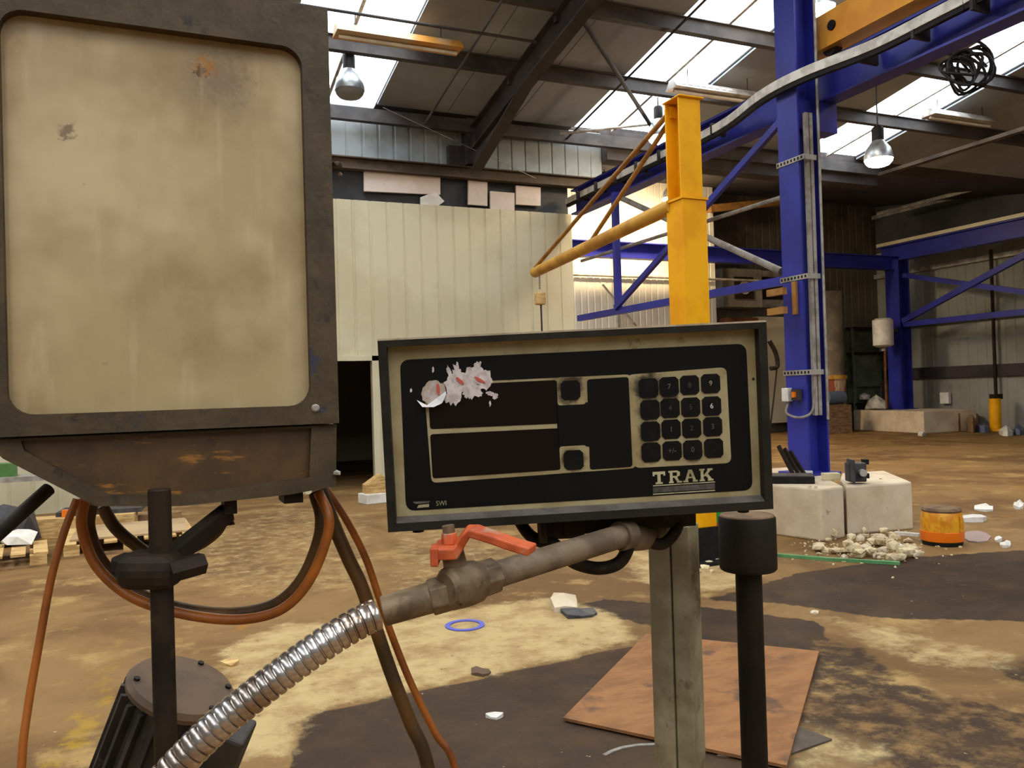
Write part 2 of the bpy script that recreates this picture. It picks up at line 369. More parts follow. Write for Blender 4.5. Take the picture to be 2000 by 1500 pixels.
struct(MB().ibeam((-13, 13.16, 5.29), (7.6, 13.16, 5.29), .16, .2).build('eaves_beam', m_beam_brown), 'dusty brown beam along the eaves wall')
# eaves / valley beam and gutter
struct(MB().span((-13, 12.98, 5.95), (14.5, 13.1, 6.16)).build('eaves_purlin', m_purlin), 'dark eaves purlin at the foot of the roof')
struct(MB().span((7.75, 13.1, 5.75), (14.5, 13.45, 6.35)).build('valley_beam', m_steel_dark), 'deep dark valley beam over the open bay')
# next bay: back wall, white partition
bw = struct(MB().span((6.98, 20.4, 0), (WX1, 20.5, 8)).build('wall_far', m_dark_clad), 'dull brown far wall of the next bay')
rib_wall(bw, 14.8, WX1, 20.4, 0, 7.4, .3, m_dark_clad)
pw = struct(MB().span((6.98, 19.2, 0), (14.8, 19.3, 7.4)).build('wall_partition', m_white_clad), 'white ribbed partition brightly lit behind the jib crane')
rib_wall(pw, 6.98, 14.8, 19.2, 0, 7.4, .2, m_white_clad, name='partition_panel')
rw = struct(MB().span((WX1 + .02, WY0, 0), (WX1 + .1, 20.5, 5.8)).build('wall_right', m_wall_grey), 'weathered grey ribbed gable wall')
struct(MB().span((WX1 + .0, WY0, 5.8), (WX1 + .1, 20.5, 9)).build('wall_gable_top', M('dark_grey_sheet', (74, 73, 70), (58, 56, 53), .6, rough=.7)), 'dark grey upper gable wall above the far runway')  # darker grey than the gable sheeting below it
rib_wall(rw, -20.4, -5.4, 0, 0.0, 5.78, .3, m_wall_grey, rot=-math.pi/2, at=WX1 + .02)
for (z, h_, m_) in ((1.72, .34, m_steel_dark), (3.3, .2, m_beam_brown), (5.0, .14, m_galv), (7.0, .12, m_galv)):
    MB().span((WX1 - .16, WY0, z - h_/2), (WX1 - .02, 20.4, z + h_/2)).build('sheeting_rail', m_, rw)
struct(MB().span((WX0 - .1, WY0, 0), (WX0, 20.5, 9)).build('wall_left', m_wall_grey))
struct(MB().span((WX0, WY0 - .1, 0), (WX1, WY0, 9)).build('wall_back', m_wall_grey))

# ------------------------------------------------------------------ roof
roof = sempty('ceiling', (5, 8, 7), 'brown lined factory roof with white rooflight strips')
def slab(mb, x0, x1, ya, yb, t=.03, dz=0.0):
    a = [(x0, ya, roofz(ya) + dz), (x1, ya, roofz(ya) + dz), (x1, yb, roofz(yb) + dz), (x0, yb, roofz(yb) + dz)]
    return mb.add(a + [(q[0], q[1], q[2] + t) for q in a], [(0, 1, 2, 3), (7, 6, 5, 4), (0, 4, 5, 1), (1, 5, 6, 2), (2, 6, 7, 3), (3, 7, 4, 0)])
PUR = [13.05, 11.32, 9.69] + [9.69 - 1.63*i for i in range(1, 7)]
gaps = []; x = WX0
for (a, b) in STRIPS: gaps.append((x, a)); x = b
gaps.append((x, WX1 + .1))
tp = Nt('rooflight_sheet'); tr = tp.n('ShaderNodeBsdfTransparent'); tr.inputs[0].default_value = (.9, .93, .95, 1)
tp.l(tr.outputs[0], tp.t.nodes['Material Output'].inputs['Surface']); m_sky = tp.m
for k in range(6):
    ya, yb = PUR[k], PUR[k + 1]
    for (a, b) in gaps:
        if b < -2: slab(MB(), a, b, ya, yb).build('liner_panel', m_liner, roof); continue
        n = max(1, round((b - a)/1.2)); first = None
        for i in range(n):
            x0 = a + (b - a)*i/n
            if first is None: first = slab(MB(), x0, x0 + (b - a)/n - .012, ya, yb + .01).build('liner_panel', m_liner, roof); fx = WL[first.name].copy(); x00 = x0
            else: copy_at(first, fx + V(x0 - x00, 0, 0), roof)
    for (a, b) in STRIPS:
        m_ = (a + b)/2 - .05
        for (p, q) in ((a, m_), (m_ + .05, b)): slab(MB(), p, q, ya, yb, .006, .012).build('rooflight_pane', m_sky, roof)
        slab(MB(), m_, m_ + .05, ya, yb, .05, -.01).build('glazing_bar', m_galv, roof)
for (a, b) in gaps:       # out of sight: the rest of this slope, the other slope and the cover strips over the sheet joints
    slab(MB(), a, b, PUR[6], RIDGE).build('roof_sheet', m_liner, roof); slab(MB(), a, b, RIDGE, WY0).build('roof_sheet', m_liner, roof)
    slab(MB(), a, b, 13.6, RIDGE, .03, .05).build('outer_sheet', m_steel_dark, roof)
for (a, b) in STRIPS:
    slab(MB(), a, b, PUR[6], RIDGE + .4, .006).build('rooflight_pane', m_sky, roof); slab(MB(), a, b, RIDGE - .4, WY0, .006).build('rooflight_pane', m_sky, roof)
    slab(MB(), a, b, RIDGE + .4, RIDGE).build('roof_sheet', m_liner, roof); slab(MB(), a, b, RIDGE, RIDGE - .4).build('roof_sheet', m_liner, roof)
pm = MB().box((4.7, 0, 0), (35.4, .07, .2)).box((4.7, .05, -.095), (35.4, .06, .012)).box((4.7, -.05, .095), (35.4, .06, .012))
p0 = None
for y in PUR[1:]:
    o = pm.build('purlin', m_purlin, roof) if p0 is None else copy_at(p0, (0, 0, 0), roof)
    p0 = p0 or o; place(o, (4.7, y, roofz(y) - .21), roof)
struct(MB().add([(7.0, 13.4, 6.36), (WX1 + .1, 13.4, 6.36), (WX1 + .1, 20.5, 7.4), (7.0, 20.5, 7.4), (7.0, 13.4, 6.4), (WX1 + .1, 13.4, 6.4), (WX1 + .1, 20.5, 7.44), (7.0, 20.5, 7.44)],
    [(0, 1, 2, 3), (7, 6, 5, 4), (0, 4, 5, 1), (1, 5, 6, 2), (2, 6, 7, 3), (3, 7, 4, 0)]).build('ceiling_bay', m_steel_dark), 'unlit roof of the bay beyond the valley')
def rafter(x, lab):
    mb = MB(); y0, y1 = 13.0, RIDGE; up = V(0, .16, 1).normalized()
    c0 = V(x, y0, roofz(y0) - .42); c1 = V(x, y1, roofz(y1) - .42); mb.ibeam(c0, c1, .2, .4, .02, .015, up)
    mb.add([(x - .01, 13.0, roofz(13) - .6), (x - .01, 10.9, roofz(10.9) - .6), (x - .01, 13.0, roofz(13) - .95), (x + .01, 13.0, roofz(13) - .6), (x + .01, 10.9, roofz(10.9) - .6), (x + .01, 13.0, roofz(13) - .95)],
           [(0, 1, 2), (5, 4, 3), (0, 3, 4, 1), (1, 4, 5, 2), (2, 5, 3, 0)])
    mb.bar((x, 13.0, roofz(13) - .96), (x, 10.9, roofz(10.9) - .61), .2, .02)
    mb.span((x - .14, 13.02, 5.42), (x + .14, 13.3, 6.2)).span((x - .42, 13.16, 5.4), (x - .14, 13.3, 5.75))
    r = struct(mb.build('roof_rafter', m_steel_dark), lab)
    for y in PUR[1:4]: MB().box((x + .02, y + .1, roofz(y) - .25), (.16, .1, .16)).build('purlin_cleat', m_steel_dark, r)
rafter(5.1, 'dark sloping steel rafter between the first two rooflight strips'); rafter(21.6, 'dark sloping steel rafter against the gable wall')
rafter(-5.2, 'dark sloping steel rafter over the near end of the hall')
def rod(name, p0, p1, r, m, lab, cat='rod', group=None, n=8): return tag(MB().cyl(p0, p1, r, n=n).build(name, m, smooth=True), lab, cat, group)
for x, lab in ((4.2, 'thin dark tie rod running up the roof beside the unlit bell lamp'), (6.85, 'thin dark tie rod running up the roof beside the middle rooflight'), (9.6, 'thin dark tie rod running up the roof behind the slotted batten light')):
    rod('tie_rod', (x, 13.0, roofz(13) - .26), (x, 6.5, roofz(6.5) - .26), .018, m_purlin, lab, group='roof tie rods')
rod('service_pipe', (-4, 10.3, roofz(10.3) - .3), (5.0, 10.3, roofz(10.3) - .3), .022, m_purlin, 'thin grey pipe crossing the rooflight above the unlit bell lamp', 'pipe')
rod('wind_brace', (5.2, 9.45, roofz(9.45) - .35), (8.3, 12.3, roofz(12.3) - .35), .035, m_steel_dark, 'dark diagonal roof brace running from rafter towards the jib top', 'brace')
rod('wind_brace', (6.6, 12.75, roofz(12.75) - .3), (8.6, 11.7, roofz(11.7) - .35), .025, m_galv, 'pale thin brace crossing the middle rooflight', 'brace')
rod('sagging_wire', (3.475, 12.9, 6.17), (6.2, 12.95, 5.24), .006, m_galv, 'thin loose wire hanging in front of the eaves sheeting', 'wire', n=5)
# ------------------------------------------------------------------ insulation boards on the dark strip
def board(pts, lab, name='insulation_board', t=.05, mat=m_paper):
    P = [pY(x, y, 13.2) for x, y in pts]; n = len(P)
    return tag(MB().add(P + [q + V(0, t, 0) for q in P], [tuple(range(n)), tuple(range(2*n - 1, n - 1, -1))] + [(i, i + n, (i + 1) % n + n, (i + 1) % n) for i in range(n)]).build(name, mat), lab, 'board', 'pale boards above the cream wall')
board([(711, 332), (860, 343), (860, 380), (711, 373)], 'long pale board above the cream wall')
board([(822, 385), (850, 374), (868, 393), (856, 402), (822, 399)], 'crumpled white sheet at the end of the long pale board', 'torn_sheet', mat=m_white)
board([(915, 352), (952, 356), (952, 402), (915, 399)], 'upright pale board left of the other two small boards')
board([(958, 373), (1005, 377), (1005, 411), (958, 408)], 'low pale board between two small boards')
board([(1008, 362), (1056, 366), (1056, 402), (1008, 399)], 'pale board nearest the runway beam end')

# ------------------------------------------------------------------ crane runway, columns
CX, CY = 6.62, 7.04
def hcol(name, x, y, z0, z1, lab, wx=.3, wy=.3):
    c = thing(name, lab, 'column', (x, y, z0))
    for s, nm in ((-1, 'flange'), (1, 'flange')): MB().box((x + s*(wx/2 - .012), y, (z0 + z1)/2), (.024, wy, z1 - z0)).build(nm, m_blue, c)
    MB().box((x, y, (z0 + z1)/2), (wx - .048, .016, z1 - z0)).build('web', m_blue, c)
    MB().box((x, y, z0 + .012), (wx + .16, wy + .16, .024)).build('base_plate', m_blue, c)
    return c
col = hcol('steel_column', CX, CY, .501, roofz(CY) - .03, 'tall blue steel column standing on the concrete block', .3, .31)
MB().span((CX - .12, CY - .1, 4.3), (7.1, CY + .1, 4.63)).build('beam_bracket', m_blue, col)
RX = 6.99
rb = struct(MB().ibeam((RX, -8, 4.857), (RX, 12.95, 4.857), .22, .44, .025, .016).build('runway_beam', m_blue), 'blue crane runway beam along the blue columns')
MB().span((RX - .03, -8, 5.077), (RX + .03, 12.95, 5.127)).build('rail', m_steel_dark, rb)
# cable tray clipped to the runway, stepping round the column
tray_pts = [V(6.78, 12.95, 4.87), V(6.76, 10.5, 4.86), V(6.72, 8.6, 4.84), V(6.41, 7.4, 4.81), V(6.41, 6.72, 4.82), V(6.66, 6.0, 4.87), V(6.73, 5.2, 4.91), V(6.75, 3.5, 4.93), V(6.75, -8, 4.93)]
ct = thing('cable_tray', 'pale grey cable tray clipped along the blue runway beam', 'cable tray', (6.6, 7, 4.8))
P = smooth_path(tray_pts, 5); mb = MB(); mb2 = MB()
for a, b in zip(P[:-1], P[1:]):
    mb.bar(a, b, .02, .10); mb2.bar(a + V(.03, 0, -.075), b + V(.03, 0, -.075), .05, .05)
mb.build('tray_side', m_traywhite, ct); mb2.build('cable_bundle', m_black, ct)
for i in range(14):
    y = 12.4 - i*.62
    if 6.2 < y < 8.5: continue
    MB().span((6.71, y, 4.77), (6.94, y + .03, 4.93)).build('tray_clip', m_steel_dark, ct)
# X bracing below the runway: one bolted frame
BX = 6.62
bf = thing('bracing_frame', 'blue X-braced frame under the runway behind the yellow jib post', 'bracing', (BX, 9.5, 2.7))
MB().bar((BX, 12.3, 2.72), (BX, 7.2, 2.68), .07, .1).build('bottom_bar', m_blue, bf)
MB().bar((BX, 11.0, 2.72), (BX, 11.001, 4.56), .09, .09).build('upright_bar', m_blue, bf)
MB().bar((BX - .05, 11.0, 2.76), (BX - .05, 7.2, 4.5), .06, .08).build('diagonal_bar', m_blue, bf)
MB().cyl((BX + .06, 10.9, 4.45), (BX + .02, 7.4, 2.80), .042).build('diagonal_tube', m_conduit, bf, True)
rod('service_pipe', (BX + .14, 12.4, 3.72), (BX + .14, 7.19, 3.68), .028, m_conduit, 'grey straight pipe passing behind the yellow jib post', 'pipe')
# vertical trunking on the column and perforated brackets
for dx in (-.06, .0): MB().span((CX + dx - .02, CY - .2, 1.15), (CX + dx + .022, CY - .16, 4.45)).build('conduit_run', m_galv, col)
MB().cyl((CX + .1, CY - .2, 1.1), (CX + .1, CY - .2, 6.2), .016).build('thin_pipe', m_galv, col, True)
for z in (3.95, 2.66, 1.62):
    mb = MB().box((CX - .08, CY - .22, z), (.012, .6, .07)); b = MB().box((CX - .155, CY - .03, z), (.012, .42, .055)).build('perforated_bracket', m_galv, col)
    for i in range(8): MB().box((CX - .163, CY - .21 + i*.052, z), (.004, .022, .028)).build('slot', m_black, b)
    MB().box((CX - .07, CY - .238, z), (.18, .012, .055)).build('cross_arm', m_galv, col)
ob = thing('cable_bracket', 'orange C-shaped bracket bolted to the tall blue column', 'bracket', (6.37, 6.99, 2.3))
for z in (2.52, 2.31): MB().box((6.33, 7.14, z), (.06, .26, .075)).build('bracket_arm', m_rodrust, ob)
MB().box((6.45, 6.99, 2.44), (.03, .06, .36)).build('back_plate', m_rodrust, ob)
sb = thing('isolator_switch', 'small cream switch box with orange knob on the blue column', 'switch', (6.44, 7.01, 1.3))
MB().box((6.42, 7.13, 1.38), (.07, .1, .15)).build('switch_body', m_white, sb, bevel=.008)
MB().box((6.43, 6.99, 1.38), (.06, .1, .12)).build('switch_plate', m_steel_dark, sb); MB().box((6.39, 6.99, 1.38), (.03, .045, .06)).build('knob', m_amberlow, sb)
tag(MB().tube([(6.44, 7.13, 1.3), (6.39, 7.11, 1.18), (6.41, 6.94, 1.13), (6.51, 6.85, 1.2), (6.55, 6.85, 1.45)], .014).build('loop_cable', m_conduit, smooth=True), 'grey cable looping under the column switch box', 'cable')
# end carriage and bridge of the travelling crane
ec = thing('crane_carriage', 'orange travelling crane end carriage on the blue runway', 'crane', (6.99, 4, 5.13))
MB().span((6.86, 1.2, 5.20), (7.12, 7.12, 5.58)).build('carriage_box', m_orange, ec)
MB().cyl((6.84, 6.73, 5.40), (6.87, 6.73, 5.40), .055).build('axle_hole', m_black, ec)
for y in (6.86, 1.4): MB().cyl((6.94, y, 5.228), (7.04, y, 5.228), .1).build('wheel', m_steel_dark, ec, True)
MB().span((7.12, 4.3, 5.22), (20.7, 5.4, 5.70)).build('bridge_girder', m_orange, ec)
fc = thing('festoon_cable', 'tangled dark cable coil hanging beside the orange crane girder', 'cable', (9.5, 7, 5.2))
cc = dep(1890, 140, 11.2)
for i in range(4):
    rq_ = random.Random(20 + i); r1 = .2 + .04*i
    MB().tube([cc + V(.08*i - .15, rq_.uniform(-.1, .1), 0) + CR*(r1*rq_.uniform(.5, 1.3)*math.cos(a)) + Zv*(r1*rq_.uniform(.4, 1.3)*math.sin(a) + .03*i) for a in [k*math.pi*.43 for k in range(12)]], .02, 6, 5).build('cable_turn', m_black, fc, True)
rod('hanger_rod', cc + V(0, 0, .3), V(cc.x, cc.y, roofz(cc.y)), .012, m_steel_dark, 'thin rod holding the tangled cable coil under the roof', 'rod')
# far runway, cross beam and far column
FX, FY = 21.0, 18.35
fcx = hcol('steel_column', FX, FY, .62, 5.2, 'far blue steel column on the low concrete plinth by the gable wall', .45, .5)
frb = struct(MB().ibeam((FX, -8, 5.42), (FX, 18.9, 5.42), .3, .5, .03).build('runway_beam', m_blue), 'blue far runway beam along the gable wall')
tag(MB().span((FX - .22, -8, 5.675), (FX - .1, 18.9, 5.775)).build('cable_tray', m_cream), 'pale tan tray along the top of the far runway', 'cable tray')
struct(MB().ibeam((7.2, FY, 5.1), (FX, FY, 5.1), .25, .42, .03).build('cross_beam', m_blue), 'blue cross beam running to the far column')
ff = thing('bracing_frame', 'blue bracing bars beside the far column along the gable wall', 'bracing', (FX - .1, 13, 3.1))
MB().bar((FX - .1, 18.05, 3.2), (FX - .1, 6, 3.2), .12, .16).build('bottom_bar', m_blue, ff)
MB().bar((FX - .15, 18.05, 3.3), (FX - .15, 13.0, 5.1), .12, .16).build('diagonal_bar', m_blue, ff)
MB().bar((FX - .05, 18.05, 4.7), (FX - .05, 12.5, 3.25), .12, .14).build('diagonal_bar', m_blue, ff)
struct(MB().span((14.4, -8, 5.93), (14.55, 13.0, 6.0)).build('service_rail', m_beam_brown), 'brown rail hung under the roof below the right rooflight')
rod('rail_conduit', (20.9, 18.9, 6.75), (20.9, 5, 6.75), .06, m_galv, 'pale conduit above the far runway', 'conduit')

# ------------------------------------------------------------------ concrete plinths
def block(name, pts, z0, z1, lab, mat=m_conc, cat='concrete block'):
    n = len(pts); a = [V(p[0], p[1], z0) for p in pts]; b = [V(p[0], p[1], z1) for p in pts]
    return tag(MB().add(a + b, [tuple(range(n))[::-1], tuple(range(n, 2*n))] + [(i, (i + 1) % n, (i + 1) % n + n, i + n) for i in range(n)]).build(name, mat, bevel=.02), lab, cat)
block('concrete_block', [(5.55, 6.95), (5.62, 6.43), (5.741, 5.962), (6.06, 6.0), (6.46, 6.62), (6.92, 6.98), (6.92, 7.75), (5.9, 7.75)], 0, .5, 'large pale concrete block under the tall blue column')
block('concrete_block', [(6.17, 6.08), (6.95, 5.98), (7.6, 6.9), (7.05, 7.0), (6.58, 6.56)], 0, .48, 'smaller pale concrete block beside the tall column block')
block('concrete_plinth', [(20.0, 19.3), (19.6, 16.4), (21.6, 16.3), (21.9, 19.3)], 0, .62, 'low concrete plinth under the far blue column')

# ------------------------------------------------------------------ lamps
m_lens = emit('lit_lamp_lens', LAMPC, LAMP)
m_alu = M('spun_aluminium', (170, 172, 174), (140, 142, 146), 8, rough=.35, metal=.7)
m_lensoff = M('grey_unlit_lens', (112, 110, 112), rough=.3)
m_lens_strong = emit('lit_lamp_lens_strong', LAMPC, LAMP*3.2)
def highbay(c, lab, lit=True, r=.21, strong=False):
    c = Vector(c); t = thing('high_bay_lamp', lab, 'lamp', c, 'bell-shaped high bay lamps')
    MB().lathe([(r, 0), (r*1.0, .06), (r*.86, .17), (r*.52, .27), (r*.4, .31)], c, n=24, caps=False).build('reflector', m_alu, t, True)
    MB().lathe([(r*.42, .30), (r*.42, .5), (r*.3, .53)], c, n=16).build('gear_housing', m_black, t, True)
    MB().lathe([(r*.98, .01), (r*.92, -.04), (r*.74, -.085), (r*.38, -.11)], c, n=24).build('lens', (m_lens_strong if strong else m_lens) if lit else m_lensoff, t, True)
    MB().cyl(c + V(0, 0, .5), V(c.x, c.y, roofz(c.y) if c.y < 13.1 else 6.4 + .15*(c.y - 13.4)), .012).build('hanger', m_steel_dark, t)
highbay(dep(683, 178, 11.6), 'unlit grey bell lamp hanging in front of the left rooflight', False)
highbay(dep(1287, 268, 14.0), 'lit bell lamp seen beside the head of the yellow jib', r=.19)
highbay(dep(1606, 14, 11.0), 'lit bell lamp beside the upper end of the tall blue column', r=.17)
highbay(dep(1716, 312, 13.2), 'lit bell lamp hanging below the right rooflight', r=.22)
for (x, y, z, lab) in ((-3, 7, 6.2, 'unseen bell lamp added over the pallets'), (-1.2, -3.2, 6.3, 'unseen bell lamp added behind the camera'), (4.5, -2.5, 6.6, 'unseen bell lamp added behind the readout side'), (0.4, 8.0, 6.3, 'unseen bell lamp added over the pallets and loose timber'),  # unseen lamps added to brighten the floor and the near objects
        (10.4, 17.75, 6.4, 'lit bell lamp close to the white partition behind the runway beam'), (12.35, 17.75, 6.4, 'bell lamp added out of sight behind the upper post of the yellow jib')):  # second bay lamp added to even the light on the partition
    highbay((x, y, z), lab, strong=y > 13)
def batten(p, ln, lab, m1, slots=False):
    p = Vector(p); t = thing('batten_light', lab, 'light fitting', p, 'old batten lights under the roof')
    MB().add([p + V(sx*ln/2, sy, sz) for sx in (-1, 1) for (sy, sz) in ((-.06, .1), (.06, .1), (.16, -.03), (-.16, -.03))],
             [(0, 1, 2, 3), (7, 6, 5, 4), (0, 4, 5, 1), (1, 5, 6, 2), (2, 6, 7, 3), (3, 7, 4, 0)]).build('reflector', m1, t)
    MB().cyl(p + V(-ln/2 + .05, 0, -.055), p + V(ln/2 - .05, 0, -.055), .022).build('tube', m_white, t, True)
    if slots:
        for i in range(8): MB().box(p + V(-ln/2 + .16 + i*.13, -.115, .035), (.085, .012, .03), ay=V(0, .86, -.5), az=V(0, .5, .86)).build('slot', m_white, t)
    for s in (-.6, .6): MB().cyl(p + V(s, 0, .1), V(p.x + s, p.y, roofz(p.y)), .008, n=6).build('hanger', m_steel_dark, t)
m_fix1 = M('ochre_tinted_fitting', (176, 150, 118), (190, 128, 50), .55, lo=.48, hi=.54, rough=.6)
batten((3.15, 10.75, 6.33), 1.75, 'long ochre batten light crossing the left rooflight', m_fix1)
batten((8.55, 10.85, 6.28), 1.85, 'slotted grey batten light beside the middle rooflight', m_galv, True)
batten((13.9, 10.6, 6.35), 1.7, 'plain pale batten light below the right rooflight', m_galv)

# ------------------------------------------------------------------ jib crane
JX, JY = 4.25, 5.88
jb = thing('jib_crane', 'yellow pillar jib crane with sloping tie rods and tubular arm', 'crane', (JX, JY, 0))
MB().box((JX, JY, 1.7), (.245, .245, 2.8)).build('post', m_yellow, jb, bevel=.006)
MB().box((JX, JY, .15), (.27, .27, .3)).build('post_foot', m_black, jb)
MB().box((JX, JY, .012), (.5, .5, .024)).build('base_plate', m_black, jb)
MB().box((JX, JY, 3.11), (.27, .27, .02)).build('collar_plate', m_yellow, jb)
ju = MB().ibeam((JX - .01, JY, 3.12), (JX - .01, JY, 3.97), .22, .21, .016, .012, up=(0, 1, 0)); ju.build('upper_post', m_yellow, jb)
MB().box((JX, JY, 3.98), (.26, .26, .018)).build('cap_plate', m_yellow, jb, bevel=.008)
A0 = V(JX - .06, JY + .08, 3.04 + .06); A1 = V(4.528, 9.57, 3.04)
A0 = V(4.16, 5.95, 3.08)
MB().cyl(A0, A1, .068).build('arm', m_yellow2, jb, True)
for e, off in ((A0.lerp(A1, .97), -.03), (A0.lerp(A1, .52), .03)): MB().cyl(V(JX - .05 + off, JY + .1, 3.9), e + V(off, 0, .05), .024).build('tie_rod', m_rodrust, jb, True)
MB().box((JX - .02, JY + .12, 3.9), (.12, .1, .1)).build('head_lug', m_yellow, jb)
for i in range(5): MB().cyl(A0.lerp(A1, .955) + V(0, 0, -.07 - i*.035), A0.lerp(A1, .955) + V(0, 0, -.1 - i*.035), .012, n=6).build('chain_link', m_galv, jb)
hh = A0.lerp(A1, .955)
ho = thing('chain_hoist', 'small cream chain hoist hanging from the yellow jib arm tip', 'hoist', hh + V(0, 0, -.42))
MB().box(hh + V(0, 0, -.36), (.13, .1, .16)).build('hoist_body', m_wood, ho, bevel=.02)
MB().cyl(hh + V(.01, 0, -.44), hh + V(.02, 0, -1.7), .012).build('chain', m_steel_dark, ho)
MB().tube([hh + V(.02, 0, -1.7), hh + V(.05, 0, -1.78), hh + V(.02, 0, -1.84), hh + V(-.03, 0, -1.8)], .016, 8).build('hook', m_steel_dark, ho, True)
# bin behind the readout by the jib foot
bn = thing('plastic_crates', 'green and red crates stacked behind the yellow jib post', 'crates', (4.75, 6.0, 0))
b_ = fl(1400, 1078)
qb = V(b_.x, b_.y + .16, 0)
MB().box(qb + V(.02, 0, .325), (.3, .26, .13)).build('green_crate', m_brightgreen, bn); MB().box(qb + V(.02, 0, .235), (.3, .26, .05)).build('red_tray', m_redplast, bn)
MB().box(qb + V(0, 0, .105), (.26, .24, .21)).build('dark_crate', m_black, bn)

# ------------------------------------------------------------------ left enclosure (square to the building)
BY = .7055
t = Nt('yellowed_plastic_panel')
c = t.mix(t.ramp(t.noise(9, 6, .62), .36, .66), (168, 145, 106), (142, 117, 80))
c = t.mix(t.ramp(t.noise(5, 4, .6, stretch=(1, 1, 1)), .48, .72), c, (190, 169, 132))
c = t.mix(t.ramp(t.noise(70, 6, .75), .64, .78), c, (128, 104, 74))
c = t.spot(c, pY(425, 165, BY + .012), .040, (138, 118, 92), .75, 28, .75, 1.6)
c = t.spot(c, pY(430, 150, BY + .012), .030, (116, 96, 70), .6, 170, .8, 3.0)
c = t.spot(c, pY(400, 132, BY + .012), .010, (150, 98, 22), .95, 260, .5, 3.5)
c = t.spot(c, pY(392, 140, BY + .012), .006, (74, 48, 16), .9, 300, .5, 4.0)
c = t.spot(c, pY(455, 75, BY + .012), .007, (84, 60, 30), .8, 300, .6, 4.0)
sk = t.ramp(t.noise(14, 3, .5, stretch=(3.2, 1, .55)), .56, .70); c = t.mix(t.math('MULTIPLY', sk, .35), c, (196, 176, 142))
c = t.spot(c, pY(130, 258, BY + .012), .008, (104, 82, 66), .8, 120, .6)
c = t.spot(c, pY(165, 362, BY + .012), .003, (96, 76, 54), .9, 100, .5)
c = t.spot(c, pY(205, 710, BY + .012), .0025, (70, 54, 40), .9, 100, .5)
c = t.spot(c, pY(60, 120, BY + .012), .05, (168, 144, 116), .5, 30, .9)
t.bump(t.noise(120, 4), .06, .002); m_panel = t.end(c, .5, 0, .4)
t = Nt('greasy_grey_paint')
c = t.mix(t.ramp(t.noise(22, 6, .65), .36, .64), (76, 61, 39), (58, 46, 27))
c = t.mix(t.ramp(t.noise(48, 5, .7), .56, .70), c, (42, 34, 24))
c = t.mix(t.ramp(t.noise(31, 5, .6), .63, .70), c, (46, 46, 62))
t.bump(t.noise(160, 5), .25, .003); m_grease = t.end(c, .6, .1, .4)
t = Nt('oily_brown_sheet')
c = t.mix(t.ramp(t.noise(16, 6, .65), .36, .64), (84, 58, 28), (62, 42, 20))
c = t.mix(t.ramp(t.noise(22, 5, .7, stretch=(.7, 1, 2.6)), .58, .68), c, (142, 94, 36)); m_oily = t.end(c, .45, 0, .5)
m_blackoil = M('black_oily_steel', (44, 34, 24), (30, 24, 18), 25, rough=.6, spec=.15, c3=(58, 44, 28), s3=60)
ex, ez, en = V(1, 0, 0), V(0, 0, 1), V(0, -1, 0)
bx = thing('control_enclosure', 'grimy steel enclosure with large yellowed blank panel on a pole', 'enclosure', (.014, .80, 1.42))
plate('front_frame', [[(-.118, 1.478), (.1435, 1.478), (.1435, 1.836), (-.118, 1.836)], rrect(-.1015, 1.494, .1205, 1.7985, .017)], (0, BY + .010, 0), ex, ez, en, .010, m_grease, bx, .0015)
plate('blank_panel', [rrect(-.1045, 1.491, .1235, 1.8015, .012)], (0, BY + .014, 0), ex, ez, en, .004, m_panel, bx)
MB().span((-.118, BY + .0145, 1.479), (.1430, .93, 1.836)).build('casing', m_grease, bx, bevel=.003)
lowpoly = [(-.118, 1.4765), (-.106, 1.462), (-.045, 1.4215), (.015, 1.4165), (.1, 1.419), (.1405, 1.4235), (.1425, 1.4765)]
inner = [(-.094, 1.4745), (-.092, 1.467), (-.036, 1.4295), (.015, 1.4255), (.118, 1.4325), (.121, 1.4745)]
plate('lower_rim', [lowpoly, inner], (0, BY + .014, 0), ex, ez, en, .008, m_grease, bx, .001)
MB().prism([(-.118, 1.477), (-.045, 1.423), (.14, 1.424), (.142, 1.477)], V(0, BY + .0145, 0), ex, ez, V(0, 1, 0), .2).build('lower_body', m_oily, bx)
MB().prism(inner, V(0, BY + .0145, 0), ex, ez, en, .002).build('lower_panel', m_oily, bx)
sp = pY(616, 797, BY)
MB().lathe([(.0035, 0), (.0035, .001), (.0022, .0022)], sp, en, 12).build('screw', m_galv, bx, True)
sp = pY(200, 960, BY + .01)
pk = pY(656, 320, BY)
MB().chunk(pk + V(.002, .004, 0), .007, 3).chunk(pk + V(.004, .004, -.008), .004, 4).build('dirt_lump', m_grease, bx)
MB().chunk(pY(657, 925, BY) + V(.001, .004, 0), .004, 5).build('latch_nub', m_galv, bx)
MB().span((.098, BY + .016, 1.4105), (.114, BY + .05, 1.42)).build('rubber_foot', m_blackoil, bx)
MB().span((.05, BY + .02, 1.405), (.06, BY + .06, 1.422)).build('stud', m_blackoil, bx)
